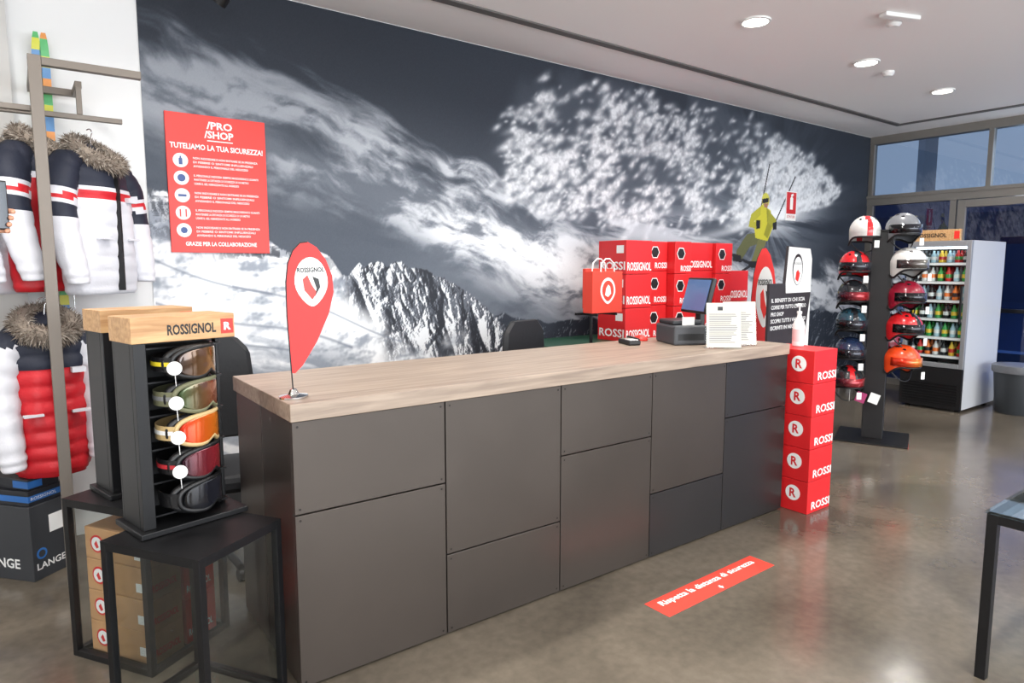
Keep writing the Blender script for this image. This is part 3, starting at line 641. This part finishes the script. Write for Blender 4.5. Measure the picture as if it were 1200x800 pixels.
L_=[(1.56,cr,BLK,lens[4],cd),(1.30,cd,GRY,lens[3],None),(1.05,ctl,BLK,lens[4],cd),(.79,cn,BLK,lens[4],None),(.53,cd,BLK,lens[3],cr)]
R_=[(1.58,cw,GRY,lm,None),(1.30,cm,BLK,lens[4],None),(1.03,cr,BLK,lens[4],cd),(.74,co_,BLK,lens[2],None)]
k=1
for z,c,v_,g_,s_ in L_:
    helmet(hs,(-.10,.215,z),-70,c,v_,k,g_,s_); box('peg_%d'%k,hs,(-.08,.08,z-.02),(-.06,.24,z),BLACK); k+=1
for z,c,v_,g_,s_ in R_:
    helmet(hs,(-.08,-.20,z),-40,c,v_,k,g_,s_); box('peg_%d'%k,hs,(-.07,-.24,z-.02),(-.05,-.08,z),BLACK); k+=1
for z,c,s_ in ((1.42,cg,None),(1.14,cn,cr),(.88,cm,None)):
    helmet(hs,(.20,-.05,z),60,c,BLK,k,lens[4],s_); box('peg_%d'%k,hs,(.08,-.06,z-.02),(.2,-.04,z),BLACK); k+=1
helmet(hs,(-.04,.15,1.865),-70,cw,BLK,k,None,cr); k+=1
helmet(hs,(-.02,-.14,1.88),-50,cg,BLK,k,lens[4],None); k+=1
boxes('top_arm',hs,[((-.02,-.2,1.82),(.02,.2,1.842))],BLACK)
for i,(yy,zz) in enumerate(((.22,.30),(.12,.33))): box('hang_tag_%d'%(i+1),hs,(-.16,yy-.05,zz),(-.15,yy+.03,zz+.09),[mat('tag_magenta',(170,60,110),.5),WHITE][i],rot=(.3,0,0)); 
tube('tag_cord',hs,[(-.13,.19,.50),(-.155,.19,.35)],.002,WHITE)

# ---------------------------------------------------------------- drinks cooler
fr=empty('display_fridge'); FW=mat('fridge_white',(196,198,202),.35); FG=mat('fridge_frame_grey',(150,152,155),.35,.4)
fx0,fx1,fy0,fy1=7.97,8.92,2.76,3.38
boxes('cabinet',fr,[((fx0+.04,fy0,.03),(fx1,fy0+.03,1.83)),((fx0+.04,fy1-.03,.03),(fx1,fy1,1.83)),((fx0+.04,fy0+.03,1.77),(fx1,fy1-.03,1.83)),((fx1-.04,fy0+.03,.03),(fx1,fy1-.03,1.77))],FW)
boxes('dark_liner',fr,[((fx0+.5,fy0+.031,.5),(fx0+.52,fy1-.031,1.77)),((fx0+.05,fy0+.031,.5),(fx0+.5,fy0+.034,1.77)),((fx0+.05,fy1-.034,.5),(fx0+.5,fy1-.031,1.77))],mat('liner_grey',(46,50,54),.5))
box('plinth_grille',fr,(fx0,fy0+.003,.03),(fx0+.04,fy1-.003,.465),BLK); boxes('grille_slats',fr,[((fx0-.008,fy0+.04,.07+i*.03),(fx0,fy1-.04,.085+i*.03)) for i in range(8)],BLACK)
boxes('feet',fr,[((fx0+.08,y,0),(fx0+.12,y+.04,.03)) for y in (fy0+.04,fy1-.08)]+[((fx1-.12,y,0),(fx1-.08,y+.04,.03)) for y in (fy0+.04,fy1-.08)],BLACK)
boxes('door_frame',fr,[((fx0,fy0,.47),(fx0+.04,fy0+.045,1.83)),((fx0,fy1-.045,.47),(fx0+.04,fy1,1.83)),((fx0,fy0+.045,1.77),(fx0+.04,fy1-.045,1.83)),((fx0,fy0+.045,.47),(fx0+.04,fy1-.045,.52))],FG,.004)
box('door_glass',fr,(fx0+.015,fy0+.045,.52),(fx0+.022,fy1-.045,1.77),GLASS)
box('handle',fr,(fx0-.03,fy0+.05,.95),(fx0-.005,fy0+.07,1.35),BLACK,.005); 
box('interior_light_strip',fr,(fx0+.06,fy0+.06,1.745),(fx0+.10,fy1-.06,1.765),mat('led_strip',(235,245,255),.5,emit=5))
boxes('shelves',fr,[((fx0+.05,fy0+.035,z-.008),(fx0+.5,fy1-.035,z)) for z in (.60,.80,1.0,1.2,1.4,1.6)],mat('wire_shelf',(150,152,155),.4,.5))
cols=[mat('bottle_green',(60,150,76),.25),mat('bottle_clear_blue',(160,194,206),.2),mat('bottle_white',(215,218,215),.35),mat('bottle_dark',(34,40,42),.25),mat('bottle_red',(196,44,40),.3),mat('bottle_yellow',(224,190,60),.3),mat('bottle_orange',(230,120,50),.3)]
plan=[[4,5,3,2,6,4,3],[0,1,0,1,0,0,5],[0,0,3,0,1,3,0],[1,6,2,1,3,1,2],[0,1,4,0,2,2,3],[3,4,1,5,1,3,2]]
labc=[5,2,6,2,0,4,3]
for ri,z in enumerate((.60,.80,1.0,1.2,1.4,1.6)):
    v=[];f=[];mi=[]
    for cI in range(7):
        for dep in range(3):
            cx_,cy_=fx0+.09+dep*.10,fy0+.075+cI*.078; kb_=len(v); pf=[(.026,0),(.029,.01),(.0285,.035),(.0285,.075),(.029,.09),(.012,.125),(.011,.15)]
            if z>=1.6: pf=[(r,zz*.85) for r,zz in pf]
            n=10; pc=plan[ri][cI]
            for r,zz in pf:
                for i in range(n): v.append((cx_+r*math.cos(2*math.pi*i/n),cy_+r*math.sin(2*math.pi*i/n),z+zz))
            for j in range(len(pf)-1):
                for i in range(n): f.append((kb_+j*n+i,kb_+j*n+(i+1)%n,kb_+(j+1)*n+(i+1)%n,kb_+(j+1)*n+i)); mi.append(labc[pc] if j==2 else pc)
            f.append(tuple(kb_+(len(pf)-1)*n+i for i in range(n))); mi.append(4 if pc==1 else 2)
    me=mesh('bottles_row_%d'%(ri+1),v,f,True); o=obj('bottles_row_%d'%(ri+1),me,fr,cols)
    for p_,m_ in zip(me.polygons,mi): p_.material_index=m_
boxes('price_rails',fr,[((fx0+.045,fy0+.04,z-.03),(fx0+.05,fy1-.04,z-.004)) for z in (.60,.80,1.0,1.2,1.4,1.6)],WHITE)
box('top_sign',fr,(fx0+.02,fy0+.12,1.83),(fx0+.06,fy1-.04,1.95),PINE,.003); text('top_sign_text',fr,'ROSSIGNOL',(fx0+.018,fy1-.07,1.868),BLK,width=.30,height=.045,rot=(math.pi/2,0,-math.pi/2),bold=.02); box('top_sign_logo',fr,(fx0+.017,fy0+.13,1.85),(fx0+.0195,fy0+.18,1.93),SIGNRED)
bn=empty('waste_bin',(8.50,2.42,0)); BM=mat('bin_grey',(44,48,52),.5)
lathe('bin_body',bn,[(.18,0),(.19,.02),(.225,.48),(.235,.49),(.235,.51),(.215,.51),(.21,.46),(.175,.05)],BM,n=36); lathe('bag_rim',bn,[(.238,.44),(.243,.46),(.243,.515),(.225,.52)],mat('bin_bag_grey',(100,102,106),.4,bump=.6,bscale=30),n=36)

# ---------------------------------------------------------------- right glass table
e=empty('glass_display_table',(2.85,.20,0)); r=.0175; w,d,h=.65,1.3,.645; L=[]
for x in (0,d):
    for y in (0,w): L.append(((x-r,y-r,0),(x+r,y+r,h)))
for z in (h-r,):
    for y in (0,w): L.append(((r,y-r,z-r),(d-r,y+r,z+r)))
    for x in (0,d): L.append(((x-r,r,z-r),(x+r,w-r,z+r)))
boxes('frame',e,L,BLACK,.001); box('table_top',e,(-r-.005,-r-.005,h),(d+r,w+r+.005,h+.010),glassmat('table_glass_top',(225,232,230),.06),.002)

# ---------------------------------------------------------------- clothes rack & garments
rk=empty('clothes_rack'); AL=mat('rack_grey_steel',(112,104,96),.45,.4)
boxes('frame',rk,[((.10,3.775,0),(.15,3.825,2.50)),((.15,3.78,2.46),(.55,3.82,2.495)),((.105,3.825,2.46),(.145,4.40,2.495)),((-.7,3.775,0),(-.66,3.815,2.5)),((-.7,4.36,0),(-.66,4.40,2.5)),
   ((-.66,4.13,2.30),(.50,4.16,2.325)),((-.66,3.83,2.26),(.10,3.86,2.285)),((.30,4.13,2.325),(.325,4.155,2.46)),((.145,4.365,2.46),(.33,4.40,2.495)),((.30,4.155,2.46),(.33,4.365,2.495)),((-.66,4.16,1.43),(.30,4.19,1.455)),((.10,3.825,1.43),(.13,4.16,1.455))],AL,.002)
NAVY=mat('fabric_navy',(22,28,46),.65,bump=.15,bscale=90); FR=mat('fabric_red',(196,24,36),.5,bump=.15,bscale=90); FWH=mat('fabric_white',(214,214,220),.6,bump=.15,bscale=90)
FURS=[mat('fur_brown',(98,84,72),.9),mat('fur_grey',(140,128,116),.9),mat('fur_light',(182,172,160),.9)]
def jacket(name,loc,rz,torso,sleeve,quilt=.012,fur=True,H=.72,W=1.0,seed=1,hanger=True):
    rnd=random.Random(seed); e=empty(name,loc,rz)
    prof=[(0,.055,.05),(-.02,.075,.06),(-.045,.15,.075),(-.09,.205,.10),(-.2,.215,.12),(-.4,.22,.125),(-.6,.225,.12),(-.70,.215,.11),(-.72,.20,.10)]
    N=40; rings=[]; nz=70
    for j in range(nz+1):
        z=-H*j/nz; zz=z*.72/H; 
        w=np.interp(-zz,[-p[0] for p in prof],[p[1] for p in prof])*W; d_=np.interp(-zz,[-p[0] for p in prof],[p[2] for p in prof])
        q=quilt*(abs(math.sin(math.pi*z/.075))**.6-.4) if z<-.06 else 0
        rr=[]
        for i in range(N):
            t=2*math.pi*i/N; fold=.008*math.sin(3*t+z*6+seed)+.005*math.sin(7*t-z*9)
            rr.append(((w+q+fold)*math.copysign(abs(math.cos(t))**.85,math.cos(t)),(d_+q+fold)*math.sin(t),z))
        rings.append(rr)
    mats=[NAVY,FR,FWH,BLK]
    grid_lathe('torso',e,rings,mats,matfn=lambda c:torso(c.z,c.x,c.y))
    for s in (-1,1):
        path=[(.13,0,-.05),(.19,0,-.075),(.245,-.01,-.16),(.27,-.02,-.30),(.275,-.045,-.45),(.26,-.075,-.60),(.255,-.085,-.66)]; rad=[.055,.07,.078,.072,.066,.056,.045]
        rg=[]; M_=44
        for j in range(M_+1):
            q=j/M_*6; i0=min(5,int(q)); fr_=q-i0
            p=Vector(path[i0]).lerp(Vector(path[i0+1]),fr_); r_=rad[i0]*(1-fr_)+rad[i0+1]*fr_
            t_=(Vector(path[i0+1])-Vector(path[i0])).normalized(); b1=Vector((0,1,0)); b2=t_.cross(b1).normalized()
            bl=quilt*.8*(abs(math.sin(math.pi*j/4.5))**.6-.4) if j>6 else 0
            rg.append([tuple(Vector((p.x*s*W,p.y,p.z*H/.72))+((b1*math.cos(a)*1.0+Vector((b2.x*s,b2.y,b2.z))*math.sin(a))*(r_+bl))) for a in (2*math.pi*i/18*s for i in range(18))])
        grid_lathe('sleeve_%s'%('left' if s<0 else 'right'),e,rg,mats,matfn=lambda c:sleeve(c.z))
    box('zipper',e,(-.006,-.137-quilt,-H+.02),(.006,-.10,-.10),BLK)
    boxes('chest_badges',e,[((.07,-.139-quilt,-.24),(.13,-.11,-.215)),((-.14,-.139-quilt,-.44),(-.06,-.11,-.43)),((.06,-.139-quilt,-.44),(.14,-.11,-.43))],FWH)
    hr=[]
    for j in range(9):
        a=j/8*math.pi*.5; hr.append([(.105*math.cos(a)*math.cos(t)+.0,.03+.09*math.cos(a)*math.sin(t)*.9+.02,-.03+.10*math.sin(a)) for t in (2*math.pi*i/20 for i in range(20))])
    grid_lathe('hood',e,hr,NAVY)
    if fur:
        v=[];f=[];mi=[]
        for i in range(5200):
            t=rnd.uniform(0,2*math.pi); ph=rnd.uniform(0,2*math.pi); R_=.095; r_=.042
            cx,cy,cz=R_*1.15*math.cos(t),-.02+R_*math.sin(t)*.9,.0+.055*math.sin(t)
            n=Vector((math.cos(t)*math.cos(ph),math.sin(t)*math.cos(ph),math.sin(ph)))
            p=Vector((cx,cy,cz))+n*r_*.9; tip=p+n*rnd.uniform(.012,.030)+Vector((rnd.uniform(-.014,.014),rnd.uniform(-.014,.014),rnd.uniform(-.02,.004)))
            sd=n.cross(Vector((rnd.uniform(-1,1),rnd.uniform(-1,1),rnd.uniform(-1,1)))).normalized()*.004
            k=len(v); v+=[p-sd,p+sd,tip]; f.append((k,k+1,k+2)); mi.append(rnd.choice([0,1,1,2]))
        me=mesh('fur_trim',v,f); o=obj('fur_trim',me,e,FURS)
        for p,m_ in zip(me.polygons,mi): p.material_index=m_
        tor=[]
        for i in range(28):
            t=2*math.pi*i/28; tor.append((.095*1.15*math.cos(t),-.02+.095*math.sin(t)*.9,.0+.055*math.sin(t)))
        tube('fur_core',e,tor,.042,FURS[1],closed=True)
    if hanger:
        tube('hanger_hook',e,[(0,0,0),(0,0,.09),(.02,0,.115),(.0,0,.135),(-.02,0,.12)],.003,CHROME,kind='NURBS'); 
    return e
def t_nw(z,x,y):
    if z>-.17: return 0
    if z>-.20: return 2
    if z>-.24: return 1
    return 2
def t_red(z,x,y): return 0 if z>-.22 else 1
def t_redw(z,x,y):
    if z>-.14: return 0
    return 2 if z>-.18 else 1
def s_nw(z):
    if z>-.20: return 0
    if z>-.225: return 2
    if z>-.25: return 1
    if z>-.28: return 2
    if z>-.34: return 0
    return 2
def s_w(z): return 0 if z>-.10 else 2
jacket('ski_jacket',(.35,4.145,2.13),48,t_nw,s_nw,.006,seed=1)
jacket('ski_jacket',(.12,4.145,2.15),60,t_redw,s_nw,.006,seed=2)
jacket('ski_jacket',(-.08,4.145,2.14),70,t_nw,s_nw,.006,seed=3)
jacket('puffer_jacket',(.095,4.06,1.27),10,t_red,s_w,.012,seed=4,H=.76,W=.72)
tr=empty('ski_trousers',(.24,4.30,1.12),30)
for s in (-1,1):
    rg=[]
    for j in range(24):
        z=-.60*j/23; rg.append([((.07+.006*math.sin(z*40))*math.cos(t)+s*.08,.05*math.sin(t),z) for t in (2*math.pi*i/16 for i in range(16))])
    grid_lathe('leg_%s'%('left' if s<0 else 'right'),tr,rg,[FR])
box('waistband',tr,(-.15,-.052,-.01),(.15,.052,.05),FR,.02); tube('hanger_clip',tr,[(0,0,.05),(0,0,.32)],.003,CHROME)
sk=empty('ski_pair',(.175,4.44,1.15))
SC=[mat('ski_yellow',(206,206,70),.4),mat('ski_green',(90,180,110),.4),mat('ski_orange',(226,150,80),.4),mat('ski_blue',(90,140,190),.4)]
for i in (0,1):
    rg=[]
    for j in range(60):
        z=1.62*j/59; w=.024-.006*math.sin(math.pi*j/59); w*=1 if j<54 else (1-((j-53)/6.6)**2)**.5; yb=-.05*max(0,(j-51)/8)**2; xo=i*.056-.028+(-.01 if i else .012)*(j/59)
        rg.append([(-w+xo,yb,z),(w+xo,yb,z),(w+xo,yb+.01,z),(-w+xo,yb+.01,z)])
    grid_lathe('ski_%d'%(i+1),sk,rg,SC,smooth=False,matfn=lambda c:int((c.z*16+c.x*40)%4))
boxes('wall_bracket',sk,[((-.07,.0,.9),(.07,.056,.94))],BLACK)

bx=empty('boot_carton',(-.03,3.93,0),0,(0,0,math.radians(40))); DGB=mat('carton_charcoal',(52,54,58),.55)
box('carton',bx,(0,0,0),(.20,.36,.38),DGB,.003)
text('brand',bx,'LANGE',(.02,-.001,.05),WHITE,width=.16,height=.035,bold=.02); box('label',bx,(.10,-.002,.22),(.19,-.0005,.31),WHITE)
disc('round_logo',bx,(.05,-.001,.13),.028,mat('logo_blue',(50,110,180),.5)); disc('round_logo_hole',bx,(.05,-.002,.13),.018,DGB)
text('side_brand',bx,'LANGE',(-.001,.30,.06),WHITE,width=.22,height=.05,rot=(math.pi/2,0,-math.pi/2),bold=.02)
b2=empty('boot_carton',(-.03,3.93,.381),0,(0,0,math.radians(40))); box('carton',b2,(.01,.01,0),(.19,.33,.075),mat('carton_black',(30,32,38),.5),.003); box('blue_band',b2,(.008,.008,.02),(.192,.332,.05),mat('carton_blue',(40,100,170),.5))
text('brand',b2,'ROSSIGNOL',(.02,.006,.028),WHITE,width=.14,height=.015)
b3=empty('boot_carton',(-.03,3.93,.457),0,(0,0,math.radians(36))); box('carton',b3,(.02,.02,0),(.18,.31,.055),mat('carton_black',(30,32,38),.5),.003); box('blue_corner',b3,(.018,.018,.01),(.09,.12,.045),mat('carton_blue',(40,100,170),.5))

# ---------------------------------------------------------------- ceiling fittings
EM=mat('lamp_glow',(255,250,240),.5,emit=14)
def downlight(x,y):
    e=empty('ceiling_downlight',(x,y,ZC))
    lathe('trim_ring',e,[(.085,-.0005),(.105,-.0005),(.105,-.012),(.088,-.014),(.085,-.004)],WHITE); disc('lens',e,(0,0,-.006),.084,EM,rot=(0,0,0),th=.004)
    l=bpy.data.lights.new('downlight','AREA'); l.shape='DISK'; l.size=.17; l.energy=23; l.color=(1,.965,.92); l.spread=math.radians(150)
    o=bpy.data.objects.new('lamp',l); COL.objects.link(o); o.parent=e; o.location=(0,0,-.02)
for y in (2.92,.6,-1.8,-4.0):
    for x in (-1.95,-.4,1.16,2.72,4.29,5.88,7.41):
        downlight(x,y)
sd=empty('emergency_light',(4.98,2.26,ZC),-20); box('body',sd,(-.15,-.035,-.03),(.15,.035,0),WHITE,.01); lathe('detector',sd,[(.05,-.0),(.05,-.03),(.03,-.045)],WHITE,(.05,.10,0))
sp=empty('smoke_detector',(6.32,2.94,ZC)); lathe('body',sp,[(.05,0),(.05,-.02),(.035,-.04),(.01,-.045)],WHITE)
cp_=empty('ceiling_spotlight',(1.0,3.95,ZC)); cyl('stem',cp_,(0,0,-.10),.012,.20,BLACK); cyl('head',cp_,(0,0,-.25),.04,.14,BLACK,(.5,.5,0)); 

# ---------------------------------------------------------------- customer holding a phone
def skin(name,parent,verts,edges,radii,m,root=0,sub=2):
    me=bpy.data.meshes.new(name); me.from_pydata(verts,edges,[]); o=obj(name,me,parent,m)
    md=o.modifiers.new('skin','SKIN'); sv=me.skin_vertices[0].data
    for i,r_ in enumerate(radii):
        sv[i].radius=(r_ if isinstance(r_,tuple) else (r_,r_)); sv[i].use_root=(i==root)
    s=o.modifiers.new('sub','SUBSURF'); s.levels=sub; s.render_levels=sub
    md.use_smooth_shade=True
    return o
ps=empty('customer_with_phone'); SKN=mat('skin',(206,150,122),.5); CL=mat('coat_charcoal',(48,50,58),.8,bump=.1); TRS=mat('trousers_dark',(34,36,44),.8); SHOE=mat('shoe_black',(20,20,20),.4); HAIR=mat('hair_brown',(60,42,30),.7)
bx_,by_=-.62,2.80
skin('coat',ps,[(bx_,by_,.95),(bx_,by_,1.12),(bx_,by_,1.32),(bx_,by_,1.46),(bx_+.14,by_-.13,1.43),(bx_+.25,by_-.24,1.27),(bx_+.44,by_-.22,1.49),(bx_-.14,by_+.13,1.43),(bx_-.19,by_+.16,1.16),(bx_-.12,by_+.04,.95),(bx_,by_,.82)],
     [(0,1),(1,2),(2,3),(3,4),(4,5),(5,6),(3,7),(7,8),(8,9),(0,10)],[(.17,.13),(.15,.12),(.17,.12),(.10,.09),.065,.055,.042,.065,.055,.042,(.18,.14)],CL)
skin('legs',ps,[(bx_,by_,.86),(bx_+.06,by_-.07,.80),(bx_+.07,by_-.09,.47),(bx_+.07,by_-.08,.10),(bx_-.06,by_+.07,.80),(bx_-.07,by_+.09,.47),(bx_-.07,by_+.08,.10)],[(0,1),(1,2),(2,3),(0,4),(4,5),(5,6)],[.12,.10,.07,.05,.10,.07,.05],TRS)
for s in (1,-1): skin('shoe_%s'%('right' if s>0 else 'left'),ps,[(bx_+.07*s,by_-.085*s,.055),(bx_+.07*s+.10,by_-.085*s+.08,.045),(bx_+.07*s+.16,by_-.085*s+.13,.035)],[(0,1),(1,2)],[.05,.042,.03],SHOE)
hd=empty('head',(bx_+.03,by_+.01,1.66),-35); hd.parent=ps
lathe('skull',hd,[(.03,-.125),(.055,-.105),(.068,-.06),(.078,0),(.076,.05),(.055,.09),(.02,.108)],SKN,sy=1.2); cyl('neck',ps,(bx_,by_,1.53),.05,.12,SKN)
lathe('hair',hd,[(.082,-.0),(.083,.05),(.062,.097),(.02,.118)],HAIR,(0,-.012,0),sy=1.22); prism('nose',hd,[(-.012,-.02),(.012,-.02),(.0,.03)],.03,SKN,(0,.10,-.01))
for s in (-1,1): lathe('eye_%d'%(s+2),hd,[(.001,-.01),(.009,-.004),(.009,.004),(.001,.01)],WHITE,(s*.03,.085,.015)); lathe('ear_%d'%(s+2),hd,[(.008,-.03),(.014,0),(.01,.03)],SKN,(s*.08,0,-.005),sy=1.6)
box('mouth',hd,(-.022,.083,-.062),(.022,.09,-.056),mat('lips',(160,80,76),.5),.003)
hx,hy,hz=-.078,2.60,1.655
skin('hand',ps,[(hx-.10,hy-.02,hz-.09),(hx-.05,hy-.005,hz-.04),(hx-.01,hy,hz),(hx+.012,hy-.0,hz+.03)],[(0,1),(1,2),(2,3)],[(.03,.025),(.033,.022),(.040,.018),(.036,.014)],SKN)
for i in range(4):
    z=hz+.065-i*.020
    skin('finger_%d'%(i+1),ps,[(hx+.005,hy+.012,z),(hx+.03,hy+.030,z+.004),(hx+.062,hy+.028,z+.004),(hx+.082-(.006*i),hy+.010,z+.002),(hx+.080-(.006*i),hy-.008,z)],[(0,1),(1,2),(2,3),(3,4)],[.010,.0095,.009,.0085,.007],SKN)
skin('thumb',ps,[(hx-.02,hy-.012,hz-.01),(hx-.008,hy-.028,hz+.025),(hx+.010,hy-.026,hz+.055),(hx+.035,hy-.018,hz+.070)],[(0,1),(1,2),(2,3)],[.014,.012,.0105,.008],SKN)
ph=empty('phone'); ph.parent=ps; ph.location=(hx+.034,hy+.006,hz+.085); ph.rotation_euler=(0,0,.2)
box('phone_body',ph,(-.036,-.004,-.075),(.036,.004,.075),BLK,.003); box('phone_screen',ph,(-.033,-.0048,-.07),(.033,-.0042,.07),mat('phone_screen',(40,48,60),.1))

# ---------------------------------------------------------------- lights
def area(name,loc,rot,sx,sy,e,col=(1,1,1)):
    l=bpy.data.lights.new(name,'AREA'); l.shape='RECTANGLE'; l.size=sx; l.size_y=sy; l.energy=e; l.color=col
    o=bpy.data.objects.new(name,l); COL.objects.link(o); o.location=loc; o.rotation_euler=rot; return o
for i,x in enumerate((-1.1,2.0,5.2,8.05)):
    area('window_daylight_%d'%(i+1),(x,Y0-.25,1.65),(math.radians(90),0,0),2.6,2.4,[230,225,180,120][i],(.92,.965,1))
area('door_daylight',(9.9,-.5,1.6),(0,math.radians(90),0),3,7,190,(.82,.91,1))
w=bpy.data.worlds.new('World'); scene.world=w; w.use_nodes=True; bgn=w.node_tree.nodes['Background']; bgn.inputs[0].default_value=(*lin((176,192,214)),1); bgn.inputs[1].default_value=1.1
scene.view_settings.view_transform='Standard'; scene.view_settings.exposure=-0.04

# ---------------------------------------------------------------- camera
cam=bpy.data.cameras.new('Camera'); cam.lens=780/1200*36; cam.sensor_width=36; cam.clip_start=.05
co=bpy.data.objects.new('Camera',cam); COL.objects.link(co); co.location=(0,0,1.55)
p=math.atan(87/780); co.rotation_euler=(math.pi/2-p,0,math.radians(53.5-90)); scene.camera=co
